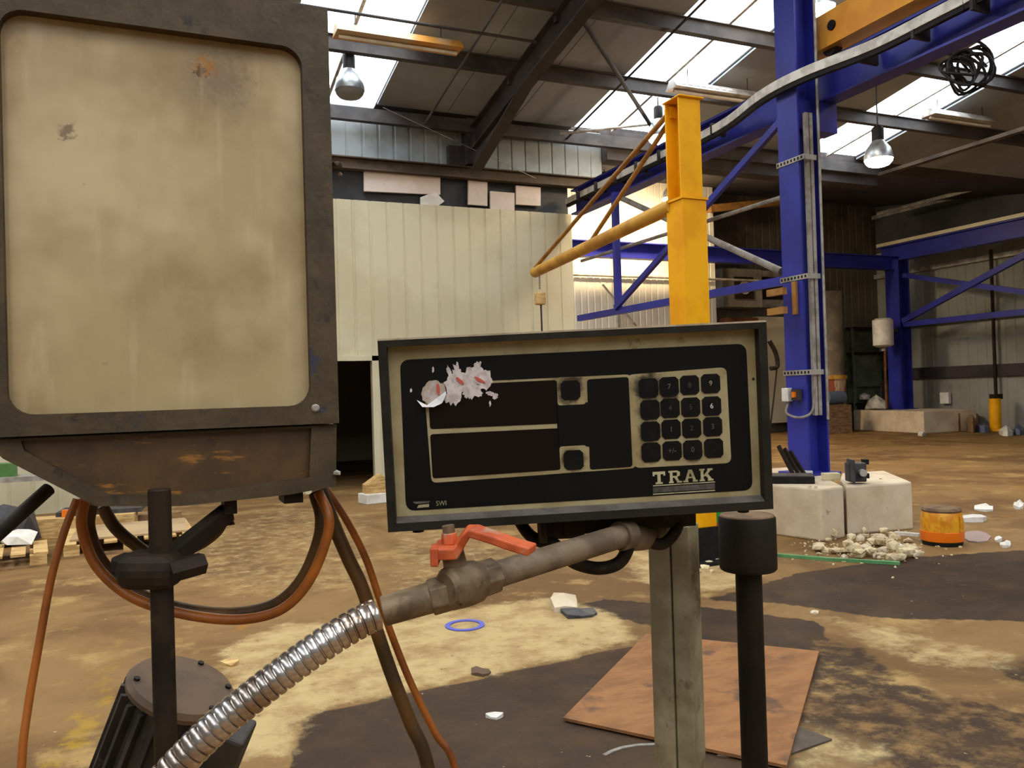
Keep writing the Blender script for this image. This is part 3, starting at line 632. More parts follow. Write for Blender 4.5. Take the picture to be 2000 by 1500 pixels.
# pole with clamp
pp = dep(311, 955, .605)
PO = thing('support_pole', 'dark oily pole with clamp carrying the left enclosure', 'pole', (pp.x, pp.y, 0))
MB().cyl((pp.x, pp.y, 0), (pp.x, pp.y, pp.z), .0082, n=18).build('pole', m_blackoil, PO, True, .001)
k = dep(306, 1112, .605)
MB().box(k + CR*-.004, (.044, .036, .027), CR, Fw, Zv).build('clamp_block', m_blackoil, PO, bevel=.011, seg=3)
MB().cyl(k + CR*.012 + Fw*-.01, k + CR*.029 + Fw*.012 + Zv*.002, .0085, n=6).build('clamp_bolt', m_blackoil, PO)
MB().box(k + CR*-.022 + Zv*.004, (.016, .02, .014), CR, Fw, Zv).build('clamp_ear', m_blackoil, PO, bevel=.003)
a_ = dep(445, 1000, .70); MB().bar(k, a_, .012, .015).build('arm', m_blackoil, PO, bevel=.002)
MB().chunk(dep(448, 1022, .70), .006, 9).build('arm_knob', m_blackoil, PO)
# hoses and cables round the pole
m_hose = M('orange_rubber_hose', (158, 88, 28), (124, 66, 22), 14, rough=.42, c3=(98, 54, 26), s3=40, l3=.6, h3=.75)
m_hosebr = M('dirty_brown_hose', (86, 58, 24), (60, 41, 19), 14, rough=.5, spec=.3)
def hose(name, P, r, mat, lab, cat='hose'):
    pts = [dep(*q) for q in P[0]]
    if P[1]:                                          # carry on down to the floor in the direction it hangs
        d_ = (pts[-1] - pts[-2]); d_ = V(d_.x, d_.y, 0)*1.2; e_ = pts[-1]
        pts += [e_ + d_*.8 + V(0, 0, -.12), e_ + d_*1.6 + V(0, 0, -.4), V(e_.x + d_.x*2, e_.y + d_.y*2, r)]
    return tag(MB().tube(pts, r, 12, 10).build(name, mat, smooth=True), lab, cat)
hose('air_hose', ([(150, 975, .72), (125, 1040, .71), (100, 1130, .70), (76, 1260, .69), (55, 1380, .68), (42, 1500, .67)], [(-.15, .66, .95), (-.16, .66, .5), (-.16, .68, .004)]), .0033, m_hose, 'single thin orange hose hanging left of the dark pole')
hose('air_hose', ([(165, 975, .73), (160, 1030, .73), (185, 1100, .73), (240, 1155, .73), (310, 1187, .73), (400, 1206, .73), (480, 1209, .73), (550, 1190, .73), (600, 1140, .73), (634, 1065, .73), (642, 1010, .73), (622, 962, .74)], []), .0046, m_hose, 'orange hose hanging in a wide loop under the enclosure')
hose('dark_hose', ([(178, 985, .75), (172, 1030, .75), (196, 1095, .75), (246, 1146, .75), (316, 1180, .75), (400, 1197, .75), (480, 1197, .75), (545, 1177, .75), (592, 1130, .75), (622, 1060, .75), (628, 1010, .75), (616, 965, .76)], []), .0062, m_hosebr, 'brown hose doubling the wide orange loop under the enclosure')
hose('dark_hose', ([(626, 955, .78), (650, 1020, .78), (680, 1090, .78), (706, 1145, .78), (735, 1230, .78), (766, 1320, .78), (802, 1412, .78), (836, 1500, .78)], [(.27, .80, .95), (.30, .82, .5), (.30, .84, .008)]), .0066, m_hosebr, 'thick brown hose falling behind the ribbed metal conduit')
hose('air_hose', ([(638, 955, .80), (680, 1022, .80), (714, 1090, .80), (738, 1160, .80), (765, 1240, .80), (803, 1335, .80), (850, 1432, .80), (888, 1500, .80)], [(.33, .80, .95), (.36, .82, .5), (.36, .84, .006)]), .0036, m_hose, 'thin orange hose falling beside the thick brown hose')
hose('dark_hose', ([(200, 990, .78), (225, 1030, .78), (262, 1062, .78), (300, 1082, .78), (372, 1070, .78), (420, 1040, .78), (440, 1005, .78)], []), .0058, m_hosebr, 'short brown hose curling behind the pole clamp')
tag(MB().cyl(dep(95, 955, .68), dep(-40, 1075, .62), .0056).build('stay_rod', m_blackoil, smooth=True), 'brown diagonal rod at the lower left corner of the enclosure', 'rod')

# ------------------------------------------------------------------ readout unit
TL, TR, BL = dep(737, 665, .72), dep(1497, 628, .738), dep(757, 1040, .7265)
DW, DH = .3485, .1702
U = (TR - TL).normalized(); Dn = BL - TL; Dn = (Dn - U*Dn.dot(U)).normalized(); Nn = U.cross(Dn).normalized()
if Nn.dot(CP - TL) < 0: Nn = -Nn
Up = -Dn
def dv(x, y, off=-.010):
    d = ray(x, y); o = TL + Nn*off; k = (o - CP).dot(Nn)/d.dot(Nn); p = CP + d*k - TL; return (p.dot(U), p.dot(Dn))
def dp(u, v, off): return TL + U*u + Dn*v + Nn*off
m_bezel = M('dark_grey_bezel', (38, 34, 28), (28, 25, 20), 30, rough=.5, spec=.2, c3=(70, 66, 60), s3=60, l3=.68, h3=.8)
t = Nt('yellowed_membrane')
c = t.mix(t.ramp(t.noise(18, 6, .65), .38, .66), (162, 148, 112), (138, 121, 84))
c = t.mix(t.ramp(t.noise(40, 6, .7), .60, .74), c, (116, 92, 54))
for (x, y, r) in ((1266, 758, .013), (1269, 800, .010), (1271, 845, .010), (1271, 884, .009), (1352, 884, .008), (1112, 760, .013), (1119, 898, .010), (1306, 765, .008)):
    u_, v_ = dv(x, y); c = t.spot(c, dp(u_, v_, -.0099), r*1.45, (40, 28, 15), .92, 70, .6, 1.6)
m_memb = t.end(c, .45, 0, .4)
m_memblk = M('black_membrane', (13, 11, 10), (16, 14, 12), 30, rough=.5, spec=.15)
m_window = M('dark_red_display_window', (18, 11, 10), rough=.3, spec=.2)
m_key = M('black_key', (16, 14, 13), (22, 19, 17), 60, rough=.55, spec=.12)
m_ink = M('worn_grey_print', (96, 90, 80), (62, 58, 52), 60, rough=.6); m_inkw = M('white_print', (206, 204, 198), rough=.6); m_inkd = M('faded_print', (58, 55, 50), rough=.6); m_ink2 = M('pale_print', (176, 166, 132), (140, 128, 96), 50, rough=.6)
ro = thing('digital_readout', 'black numeric readout box with yellowed membrane keypad and TRAK lettering', 'readout', (TL + TR)/2 + Dn*DH)
R0 = .0075
plate('bezel', [[(0, 0), (DW, 0), (DW, DH), (0, DH)], [(R0, R0*.8), (DW - R0, R0*.8), (DW - R0, DH - R0), (R0, DH - R0)]], TL - Nn*.0115, U, Dn, Nn, .0115, m_bezel, ro, .0008)
MB().prism([(.001, .001), (DW - .001, .001), (DW - .001, DH - .001), (.001, DH - .001)], TL - Nn*.0116, U, Dn, -Nn, .085).build('housing', m_bezel, ro, bevel=.002)
MB().prism([(.0004, -.0012), (DW - .0004, -.0012), (DW - .0004, .0004), (.0004, .0004)], TL + Nn*.0003, U, Dn, -Nn, .08).build('edge_highlight', M('painted_highlight', (178, 160, 138), (150, 134, 112), 40, rough=.95), ro)  # pale strip paints the rim light along the top front edge
FO = -.0110
plate('membrane', [[(R0*.9, R0*.7), (DW - R0*.9, R0*.7), (DW - R0*.9, DH - R0*.9), (R0*.9, DH - R0*.9)]], TL + Nn*(FO - .0004), U, Dn, Nn, .0006, m_memb, ro)
MB().add([dp(R0, DH - R0, 0), dp(DW - R0, DH - R0, 0), dp(DW - R0, DH - R0 - .004, -.0105), dp(R0, DH - R0 - .004, -.0105)], [(0, 1, 2, 3)]).build('drip_ledge', M('grey_metal_ledge', (104, 98, 92), (84, 78, 72), 40, rough=.5, metal=.3), ro)
def quad(x0, y0, x1, y1, x2, y2, x3, y3): return [dv(*q, FO) for q in ((x0, y0), (x1, y1), (x2, y2), (x3, y3))]
def rq(q, r, n=5):
    """rounded convex quad"""
    out = []
    for i in range(4):
        p = Vector(q[i]); a = (Vector(q[i-1]) - p).normalized(); b = (Vector(q[(i+1) % 4]) - p).normalized()
        for k in range(n + 1):
            s = k/n; p0 = p + a*r; p2 = p + b*r; out.append(tuple(p0*(1-s)**2 + p*2*s*(1-s) + p2*s*s))
    return out
def layer(name, q, off, mat, r=.002, par=None, t=.0003): return plate(name, [rq(q, r) if len(q) == 4 else q], TL + Nn*(FO + off), U, Dn, Nn, t, mat, par or ro)
field = layer('black_field', quad(781, 703, 1457, 671, 1470, 957, 793, 998), .0002, m_memblk, .009)
yl = layer('display_outline', quad(828, 750, 1232, 731, 1242, 914, 843, 943), .0005, m_memb, .005)
layer('keypad_plate', quad(1224, 732, 1418, 717, 1428, 904, 1238, 914), .0006, m_memb, .006)
W1 = layer('display_window', quad(836, 754, 1087, 742, 1091, 827, 840, 838), .0009, m_window, .003)
W2 = layer('display_window', quad(840, 848, 1092, 836, 1095, 917, 845, 934), .0009, m_window, .003)
layer('side_window', quad(1086, 788, 1228, 782, 1232, 868, 1090, 874), .0009, m_memblk, .002)
layer('side_window', quad(1146, 741, 1227, 736, 1235, 911, 1152, 917), .00095, m_memblk, .003)
layer('key_surround', quad(1087, 737, 1142, 735, 1144, 789, 1089, 792), .0010, m_memb, .003)
layer('key_surround', quad(1092, 872, 1145, 869, 1149, 920, 1095, 924), .0010, m_memb, .003)
def key(cx, cy, s, ch):
    u, v = dv(cx, cy, FO); h = s*.5; ck = h*.32
    P_ = [(u - h + ck, v - h), (u + h - ck, v - h), (u + h, v - h + ck), (u + h, v + h - ck), (u + h - ck, v + h), (u - h + ck, v + h), (u - h, v + h - ck), (u - h, v - h + ck)]
    k_ = plate('key', [P_], TL + Nn*(FO + .0012), U, Dn, Nn, .0006, m_key, ro, .0002)
    if ch: text('key_print', ch, dp(u, v, FO + .0018), U, Up, Nn, .0066, {'9': m_ink2, '6': m_inkw, '3': m_ink}.get(ch, m_inkd if ch in '8452' else m_ink), k_, .0001)
key(1114, 762, .0175, None); key(1120, 898, .0178, None)
rows = [[(1266, 758, ''), (1306, 755, '7'), (1346, 752, '8'), (1387, 749, '9')], [(1269, 800, ''), (1308, 797, '4'), (1348, 795, '5'), (1389, 793, '6')],
        [(1270, 842, ''), (1310, 838, '1'), (1350, 836, '2'), (1391, 833, '3')], [(1271, 883, ''), (1312, 880, '+/-'), (1352, 878, '0'), (1393, 875, '.')]]
for r_ in rows:
    for (x, y, ch) in r_: key(x, y, .0176, ch)
# slab-serif lettering built stroke by stroke, cell width 1, height 1 (y up)
GL = {'T': [[(.08, .78), (.92, .78), (.92, 1), (.08, 1)], [(.08, .66), (.2, .66), (.2, .8), (.08, .8)], [(.8, .66), (.92, .66), (.92, .8), (.8, .8)], [(.39, 0), (.61, 0), (.61, .85), (.39, .85)], [(.26, 0), (.74, 0), (.74, .14), (.26, .14)]],
      'R': [[(.1, 0), (.42, 0), (.42, .14), (.1, .14)], [(.17, 0), (.36, 0), (.36, 1), (.17, 1)], [(.08, .86), (.7, .86), (.7, 1), (.08, 1)], [(.3, .44), (.7, .44), (.7, .57), (.3, .57)], [(.66, .5), (.86, .58), (.86, .88), (.66, 1)], [(.45, .48), (.64, .48), (.86, .08), (.66, .08)], [(.64, 0), (.98, 0), (.98, .14), (.64, .14)]],
      'A': [[(.1, .0), (.28, .0), (.56, 1), (.38, 1)], [(.72, .0), (.92, .0), (.62, 1), (.44, 1)], [(.26, .3), (.74, .3), (.74, .43), (.26, .43)], [(.0, 0), (.36, 0), (.36, .13), (.0, .13)], [(.64, 0), (1, 0), (1, .13), (.64, .13)]],
      'K': [[(.06, 0), (.42, 0), (.42, .14), (.06, .14)], [(.14, 0), (.34, 0), (.34, 1), (.14, 1)], [(.06, .86), (.42, .86), (.42, 1), (.06, 1)], [(.3, .38), (.5, .38), (.88, .92), (.66, .92)], [(.42, .56), (.58, .68), (.94, .08), (.7, .08)], [(.6, .86), (.96, .86), (.96, 1), (.6, 1)], [(.62, 0), (1, 0), (1, .14), (.62, .14)]]}
u0, v0 = dv(1272, 946, FO); u1, v1 = dv(1394, 938, FO); uh = dv(1271, 922, FO)
cw = (u1 - u0)/4; chh = v0 - uh[1]; sl = (v1 - v0)/(u1 - u0)
for i, ch in enumerate('TRAK'):
    mb = MB()
    for j, q in enumerate(GL[ch]):
        P_ = [(u0 + (i + .03 + p[0]*.94)*cw, 0) for p in q]; P_ = [(a[0], v0 + sl*(a[0] - u0) - p[1]*chh) for a, p in zip(P_, q)]
        mb.prism(P_, dp(0, 0, FO + .0006 + j*.00001), U, Dn, Nn, .0002)
    mb.build('letter', m_ink2, field)
for (ya, yb, m_) in ((946.5, 948.5, m_ink2), (950.5, 961, m_ink), (963, 965, m_ink2)):
    layer('lettering_bar', quad(1275, ya + 1.2, 1396, ya - 6.5, 1396, yb - 6.5, 1275, yb + 1.2), .0006, m_, .0001, field, .0001)
tx = dv(862, 983, FO); text('maker_print', 'SWI', dp(tx[0], tx[1], FO + .0006), U, Up, Nn, .0062, m_ink2, field, .0001, sx=.9)
for q, m_ in ((quad(806, 980, 840, 978, 838, 982, 812, 984), m_ink), (quad(818, 986, 838, 984, 838, 990, 814, 992), m_ink2)): layer('maker_mark', q, .0006, m_, .0003, field, .0001)
# torn paper sticker
m_stk = M('torn_white_paper', (206, 196, 194), (176, 162, 160), 130, rough=.9, c3=(196, 110, 104), s3=95, l3=.66, h3=.72)
m_stkred = M('red_print_on_paper', (188, 84, 74), rough=.9)
rs = random.Random(3)
def torn(cx, cy, rx, ry, ang, n=26, jag=.28, off=.0016, mat=m_stk):
    P_ = []
    for i in range(n):
        a = 2*math.pi*i/n; k = 1 + rs.uniform(-jag, jag); x, y = rx*k*math.cos(a), ry*k*math.sin(a)
        P_.append(dv(cx + x*math.cos(ang) - y*math.sin(ang), cy + x*math.sin(ang) + y*math.cos(ang), FO))
    return plate('torn_sticker', [P_], TL + Nn*(FO + off), U, Dn, Nn, .0003, mat, ro)
torn(848, 768, 24, 25, .2, jag=.08, off=.0016, mat=M('curled_paper', (168, 150, 134), (186, 174, 172), 90, rough=.9)); torn(886, 758, 17, 30, .1, off=.0019); torn(896, 735, 8, 27, -.25, off=.0021); torn(920, 748, 24, 26, .3, off=.0018)
torn(930, 726, 11, 20, .3, off=.0022); torn(945, 740, 16, 22, -.3, off=.0024); torn(878, 728, 4, 14, -.3, off=.0018); torn(957, 768, 8, 4, .3); torn(967, 774, 5, 6, .3); torn(957, 788, 2, 6, 0); torn(846, 722, 2, 6, 0); torn(803, 762, 2, 4, 0); torn(915, 768, 10, 10, 0); torn(935, 768, 8, 6, 0)
for (x, y, a) in ((899, 744, .7), (856, 760, 1.45), (937, 742, .5)): torn(x, y, 11, 3.2, a, 12, .2, .0030, m_stkred)
cl = [dv(*q, FO) for q in ((814, 781), (834, 791), (852, 778), (871, 764), (872, 770), (864, 786), (848, 794), (826, 794))]
MB().add([dp(p[0], p[1], FO + (.0022 if i < 4 else .008)) for i, p in enumerate(cl)], [(0, 1, 7), (1, 6, 7), (1, 2, 5, 6), (2, 3, 4, 5)]).build('sticker_curl', M('white_paper_back', (222, 218, 218), rough=.85), ro)
for (x, y) in ((815, 1037), (1460, 1000)):
    u_, v_ = dv(x, y, 0); MB().cyl(dp(u_, DH - .001, -.012), dp(u_, DH + .0035, -.012), .0052).build('foot', m_black, ro)
u_, v_ = dv(1471, 740, FO); MB().cyl(dp(u_, v_, FO), dp(u_, v_, FO + .0012), .0012, n=8).build('screw', m_bezel, ro)

# ------------------------------------------------------------------ pipe, valve and ribbed conduit
m_pipe = M('dusty_brown_pipe', (116, 98, 78), (88, 72, 56), 26, rough=.65, c3=(64, 52, 40), s3=60, l3=.6, h3=.75, bump=.15, bs=150)
m_brass = M('grimy_brass', (124, 104, 80), (88, 70, 52), 34, rough=.5, metal=.3, c3=(60, 48, 36), s3=70)
m_flex = M('polished_steel_conduit', (196, 188, 184), (160, 142, 128), 20, rough=.22, metal=.9, c3=(112, 82, 62), s3=30, l3=.58, h3=.75)
m_lever = M('worn_red_orange_lever', (200, 92, 48), (172, 74, 40), 40, rough=.55, c3=(158, 128, 106), s3=60, l3=.52, h3=.68)
cp = thing('coolant_pipe', 'brown pipe with ball valve and ribbed metal conduit below the readout', 'pipe', dep(900, 1140, .64))
FP = smooth_path([V(-.02, .43, .004), V(-.02, .42, .3), V(-.02, .42, .6), V(-.04, .43, .9), dep(200, 1690, .54), dep(255, 1605, .555), dep(345, 1497, .57), dep(430, 1413, .58), dep(525, 1336, .59), dep(620, 1266, .60), dep(690, 1222, .61), dep(752, 1192, .62)], 40)
# resample evenly, ribs every 8.5 mm
Ls = [0.0]
for a, b in zip(FP[:-1], FP[1:]): Ls.append(Ls[-1] + (b - a).length)
pitch = .0068; nr = int(Ls[-1]/pitch); prof = ((0, .0102), (.10, .0119), (.45, .0123), (.80, .0119), (.90, .0102))
pts = []; rad = []
for i in range(nr):
    for (f_, r_) in prof:
        d_ = (i + f_)*pitch; k_ = max(0, min(len(Ls) - 2, np.searchsorted(Ls, d_) - 1)); s_ = (d_ - Ls[k_])/(Ls[k_+1] - Ls[k_] + 1e-9)
        pts.append(FP[k_].lerp(FP[k_+1], s_)); rad.append(r_)
N_ = len(pts)
MB().tube(pts, lambda t_: rad[int(round(t_*(N_ - 1)))], 20, smooth=False).build('ribbed_conduit', m_flex, cp, True)
q0, q1, q2 = dep(748, 1194, .62), dep(845, 1166, .626), dep(905, 1142, .63); q3 = dep(955, 1124, .634); q4 = dep(1216, 1046, .75)
ax = (q1 - q0).normalized(); ax2 = (q4 - q3).normalized()
MB().cyl(q0, q1, .0113, .0118, n=24).build('end_fitting', m_brass, cp, True, .0008)
MB().cyl(q1 - ax*.002, q1 + ax*.013, .0142, n=6, rot=.4).build('hex_nut', m_brass, cp, bevel=.0012)
MB().lathe([(.012, -.018), (.0162, -.014), (.0168, -.006), (.0172, .002), (.0165, .012), (.0135, .017)], q2, ax2, 24).build('valve_body', m_brass, cp, True)
MB().cyl(q2 + ax2*.015, q2 + ax2*.031, .0148, n=8).build('valve_nut', m_brass, cp, bevel=.001)
MB().cyl(q2 + ax2*.02, q4, .0107, .0107, n=22).build('pipe', m_pipe, cp, True)
sv = dep(893, 1125, .63); s2 = dep(884, 1076, .628)
MB().cyl(sv, s2, .0098, .0086, n=18).build('valve_neck', m_brass, cp, True)
s3 = dep(879, 1062, .627); s4 = dep(875, 1026, .627)
MB().cyl(s2, s3, .007).build('stem', m_brass, cp); MB().cyl(s3, dep(877, 1040, .627), .0072, .006, n=6).build('stem_nut', m_lever, cp, bevel=.0008); MB().cyl(dep(877, 1041, .627), s4, .0048).build('stem_tip', m_brass, cp, True)
lv = [dep(852, 1074, .625), dep(893, 1072, .625), dep(903, 1056, .622), dep(914, 1041, .618), dep(926, 1037, .615), dep(965, 1050, .608), dep(1005, 1064, .602), dep(1040, 1074, .597)]
mb = MB(); wv = Fw*.5 + Zv*.0; Wd = (Fw + Zv*.12).normalized(); rings = []
for i, p in enumerate(lv):
    tg = (lv[min(i + 1, len(lv) - 1)] - lv[max(i - 1, 0)]).normalized(); nn = Wd.cross(tg).normalized(); wq = .0125 if i < 2 else .0085; th = .0045 if i < 2 else .0032
    w_ = (Wd - tg*Wd.dot(tg)).normalized()
    rings.append([p + w_*wq + nn*th, p - w_*wq + nn*th, p - w_*wq - nn*th, p + w_*wq - nn*th])
mb.loft(rings).build('lever', m_lever, cp, bevel=.0012)
MB().box(dep(850, 1084, .62), (.006, .02, .014), CR, Fw, Zv).build('lever_stop', m_lever, cp, bevel=.001)
MB().cyl(q4 - ax2*.004, q4 + ax2*.010, .0135, n=20).build('elbow_collar', m_pipe, cp, True)
MB().tube([q4, dep(1240, 1050, .78), dep(1270, 1046, .82), dep(1300, 1032, .86)], .0125, 14).build('elbow', m_pipe, cp, True)
# bracket and loops under the readout
ubk = thing('readout_bracket', 'dark bracket under the readout joining it to the grey post', 'bracket', dep(1250, 1020, .78))
MB().bar(dep(1085, 1025, .79), dep(1335, 1008, .83), .05, .012).build('bracket_plate', m_blackoil, ubk)
MB().bar(dep(1050, 1035, .78), dep(1140, 1030, .78), .02, .016).build('bracket_foot', m_blackoil, ubk)
MB().bar(dep(1058, 1020, .76), dep(1062, 1060, .76), .006, .006, up=(0, 1, 0)).build('bracket_stud', m_blackoil, ubk)
hose('signal_cable', ([(1100, 1080, .76), (1125, 1100, .76), (1170, 1110, .76), (1210, 1098, .76), (1230, 1060, .76), (1235, 1030, .77)], []), .0062, m_blackoil, 'thick dark cable looping under the pipe elbow', 'cable')
hose('signal_cable', ([(1252, 1035, .80), (1270, 1058, .80), (1295, 1062, .80), (1318, 1040, .80), (1328, 1010, .81)], []), .0058, m_blackoil, 'dark cable loop crossing the top of the grey post', 'cable')
hose('signal_cable', ([(1010, 1010, .80), (1030, 1040, .79), (1052, 1056, .78), (1080, 1062, .77), (1098, 1078, .765)], []), .006, m_blackoil, 'dark cable dropping behind the pipe left of the elbow', 'cable')

# ------------------------------------------------------------------ grey post, capped rod, motor
m_post = M('grubby_cream_post', (150, 140, 113), (116, 103, 78), 9, rough=.6, c3=(82, 66, 46), s3=22, l3=.56, h3=.74)
gp = dep(1316, 1080, .95)
gpt = thing('support_post', 'grubby pale square post standing behind the readout', 'post', (gp.x, gp.y, 0))
va = (Rl*.80 - Fl*.60).normalized(); vb = (Rl*.60 + Fl*.80).normalized()
c0 = V(gp.x, gp.y, 0)
MB().box(c0 + V(0, 0, (gp.z + .035)/2) - va*.011, (.026, .036, gp.z + .035), va, vb).build('post_section', m_post, gpt, bevel=.002)
MB().box(c0 + V(0, 0, (gp.z + .035)/2) + va*.0145, (.022, .03, gp.z + .035), va, vb).build('post_section', m_post, gpt, bevel=.002)
MB().box(c0 + V(0, 0, .004), (.12, .12, .008)).build('foot_plate', m_blackoil, gpt)
rp = dep(1460, 1060, .90)
rd = thing('capped_rod', 'black vertical rod with thick dusty cylindrical cap', 'rod', (rp.x, rp.y, 0))
m_rodblk = M('near_black_oiled_steel', (22, 17, 12), (32, 25, 16), 18, rough=.6, spec=.15)
MB().cyl((rp.x, rp.y, 0), (rp.x, rp.y, rp.z - .02), .0142, n=20).build('rod', m_rodblk, rd, True)
zt = dep(1460, 1007, .90).z; zb = dep(1460, 1112, .90).z
MB().lathe([(.029, zb), (.0308, zb + .002), (.0308, zt - .002), (.0295, zt)], (rp.x, rp.y, 0), n=28).build('cap', m_rodblk, rd, True)
MB().lathe([(.0296, zt), (.0285, zt + .0012), (.02, zt + .0014)], (rp.x, rp.y, 0), n=28).build('dust_layer', M('brown_dust', (112, 86, 62), (88, 66, 46), 40, rough=.95), rd)
mo = dep(352, 1352, 1.02); axm = (CU*1.0 + CR*.42 - Fw*.10).normalized()
mt = thing('electric_motor', 'dark ribbed electric motor leaning behind the dark pole', 'motor', mo - axm*.25)
xm, ym, _ = frame_of(axm); xm = (CR - axm*CR.dot(axm)).normalized(); ym = axm.cross(xm)
m_motor = M('charcoal_motor_paint', (58, 50, 42), (42, 37, 32), 14, rough=.6, c3=(92, 86, 78), s3=30)
MB().lathe([(.058, -.26), (.058, .0)], mo, axm, 32).build('motor_body', m_motor, mt, True)
for i in range(20):
    a = 2*math.pi*i/20; dd = xm*math.cos(a) + ym*math.sin(a)
    MB().box(mo + dd*.062 - axm*.13, (.014, .005, .25), dd, axm.cross(dd), axm).build('cooling_fin', m_motor, mt)
MB().lathe([(.066, .0), (.067, .006), (.062, .012), (.02, .013)], mo, axm, 32).build('end_cover', M('dusty_grey_cover', (98, 74, 50), (78, 59, 41), 14, rough=.75), mt, True)
for i in range(6):
    a = 2*math.pi*(i + .5)/6; dd = xm*math.cos(a) + ym*math.sin(a); MB().cyl(mo + dd*.056 + axm*.010, mo + dd*.056 + axm*.015, .004, n=6).build('cover_bolt', m_blackoil, mt)
MB().box(mo + xm*.075 - axm*.06 - ym*.0, (.05, .06, .09), xm, ym, axm).build('terminal_box', m_motor, mt, bevel=.004)

# ------------------------------------------------------------------ things on the concrete block
def qbox(name, x, y, z, size, mat, par=None, rz=0.0, bevel=0.0):
    ax_ = V(math.cos(rz), math.sin(rz), 0); ay_ = V(-math.sin(rz), math.cos(rz), 0)
    return MB().box((x, y, z + size[2]/2), size, ax_, ay_).build(name, mat, par, bevel=bevel)
p = fl(1550, 945, .5)
tb = thing('black_tray', 'flat black box lying on the concrete block below the blue column', 'box', (5.95, 6.35, .5))
qbox('tray_body', 5.90, 6.52, .502, (.42, .3, .07), m_black, tb, -.7, .008); qbox('tray_lid', 5.90, 6.52, .573, (.40, .28, .008), M('dusty_black_lid', (84, 74, 66), (58, 52, 48), 8, rough=.8), tb, -.7)
cf = thing('machine_casting', 'dark grey square motor casting standing on the concrete block', 'motor', (6.25, 6.25, .5))
kx, ky = 6.32, 6.42
kx, ky = fl(1675, 942, .5).xy; ky += .06; kx += .04
qbox('casting_body', kx, ky, .502, (.17, .15, .19), m_dkgrey, cf, -.5, .012); qbox('front_flange', kx - .09, ky - .03, .502, (.02, .2, .23), m_dkgrey, cf, -.5, .005)
for dz in (.03, .17): qbox('casting_lug', kx + .10, ky - .03, .5 + dz, (.05, .08, .05), m_black, cf, -.5)
MB().cyl(V(kx - .02, ky - .1, .60), V(kx - .06, ky - .16, .60), .035).build('shaft_boss', m_galv, cf, True)
qx, qy = fl(1630, 938, .5).xy
tag(qbox('cream_block', qx, qy + .05, .502, (.17, .09, .07), M('cream_plastic', (214, 200, 160), (190, 172, 132), 9, rough=.6), None, -.45, .006), 'cream plastic block beside the dark casting', 'block')
qx, qy = fl(1640, 905, .55).xy
tag(qbox('paper_stack', 6.42, 6.95, .502, (.2, .14, .05), m_white, None, -.4), 'white papers lying behind the dark casting on the block', 'papers')
ls = thing('leaning_guard', 'dark slatted guard leaning on the foot of the blue column', 'guard', (6.3, 6.86, .5))
for i in range(3): MB().bar((6.16 + .05*i, 6.76 - .03*i, .505), (6.10 + .05*i, 6.93 - .03*i, .84 - .03*i), .045, .02, up=(1, 0, 0)).build('slat', m_blackoil, ls)
for i, (x, y) in enumerate(((1586, 953), (1598, 954), (1700, 935), (1725, 938))):
    p = fl(x, y, .5); tag(MB().chunk(p + V(0, .03, .012), .022, 40 + i).build('mortar_crumb', m_concdk), ['pale crumb at the front edge of the large block', 'second pale crumb at the front edge of the large block', 'pale crumb right of the dark casting', 'pale crumb on the smaller block'][i], 'crumb')

# ------------------------------------------------------------------ amber beacon on the floor
p = fl(1836, 1068); bc = thing('beacon_lamp', 'amber and orange beacon lamp standing on the dark floor', 'beacon', (p.x, p.y + .1, 0))
p = V(p.x + .13, p.y + .08, 0)
MB().lathe([(.165, 0), (.17, .02), (.165, .04)], p, n=28).build('base_ring', m_black, bc, True)
MB().lathe([(.178, .04), (.182, .06), (.182, .125), (.176, .13)], p, n=28).build('lower_band', m_amberlow, bc, True)
MB().lathe([(.176, .13), (.178, .2), (.168, .28), (.16, .30)], p, n=28).build('lens_dome', m_amber, bc, True)
MB().lathe([(.162, .30), (.166, .315), (.150, .335), (.06, .345)], p, n=28).build('top_cap', M('dusty_brown_cap', (120, 92, 66), (90, 68, 52), 12, rough=.8), bc, True)
for k_ in (-.5, .5): MB().box(p + Rl*(k_*.17) - Fl*.165 + V(0, 0, .2), (.012, .012, .14), Rl, Fl).build('guard_rib', m_amber, bc)

# ------------------------------------------------------------------ rubble heap, strips and scraps
rr = random.Random(11)
HEAP = [(1590, 1062), (1630, 1050), (1690, 1043), (1740, 1040), (1775, 1060), (1800, 1085), (1760, 1098), (1660, 1096), (1590, 1090)]
n_ = 0
while n_ < 64:
    x, y = rr.uniform(1580, 1805), rr.uniform(1038, 1100)
    if not in_poly(x, y, HEAP): continue
    p = fl(x, y); cz = max(0.0, 1 - abs(x - 1700)/130.0)*.10*rr.random()
    r_ = rr.uniform(.03, .072); tag(MB().chunk(p + V(0, 0, r_*.3 + cz), r_, 100 + n_).build('rubble_chunk', m_concdk if n_ % 5 else m_conc), 'pale broken mortar chunk in the heap before the concrete blocks', 'rubble', 'mortar rubble heap'); n_ += 1
mb = MB()
for i in range(260):
    x, y = rr.gauss(1690, 75), rr.gauss(1070, 17); p = fl(x, y); mb.chunk(p + V(0, 0, .004), rr.uniform(.008, .018), 900 + i)
o = tag(mb.build('mortar_crumbs', m_concdk), 'fine pale crumbs spread around the mortar heap', 'rubble'); o['kind'] = 'stuff'
for i, (x, y, r_) in enumerate(((1386, 1102, .05), (1398, 1096, .045), (1376, 1110, .04), (1410, 1112, .035), (1390, 1118, .03), (1424, 1106, .04), (1366, 1118, .025))):
    tag(MB().chunk(fl(x, y) + V(0, 0, r_*.3), r_, 300 + i).build('rubble_chunk', m_concdk), 'pale mortar chunk at the foot of the yellow jib post', 'rubble', 'rubble at the jib foot')
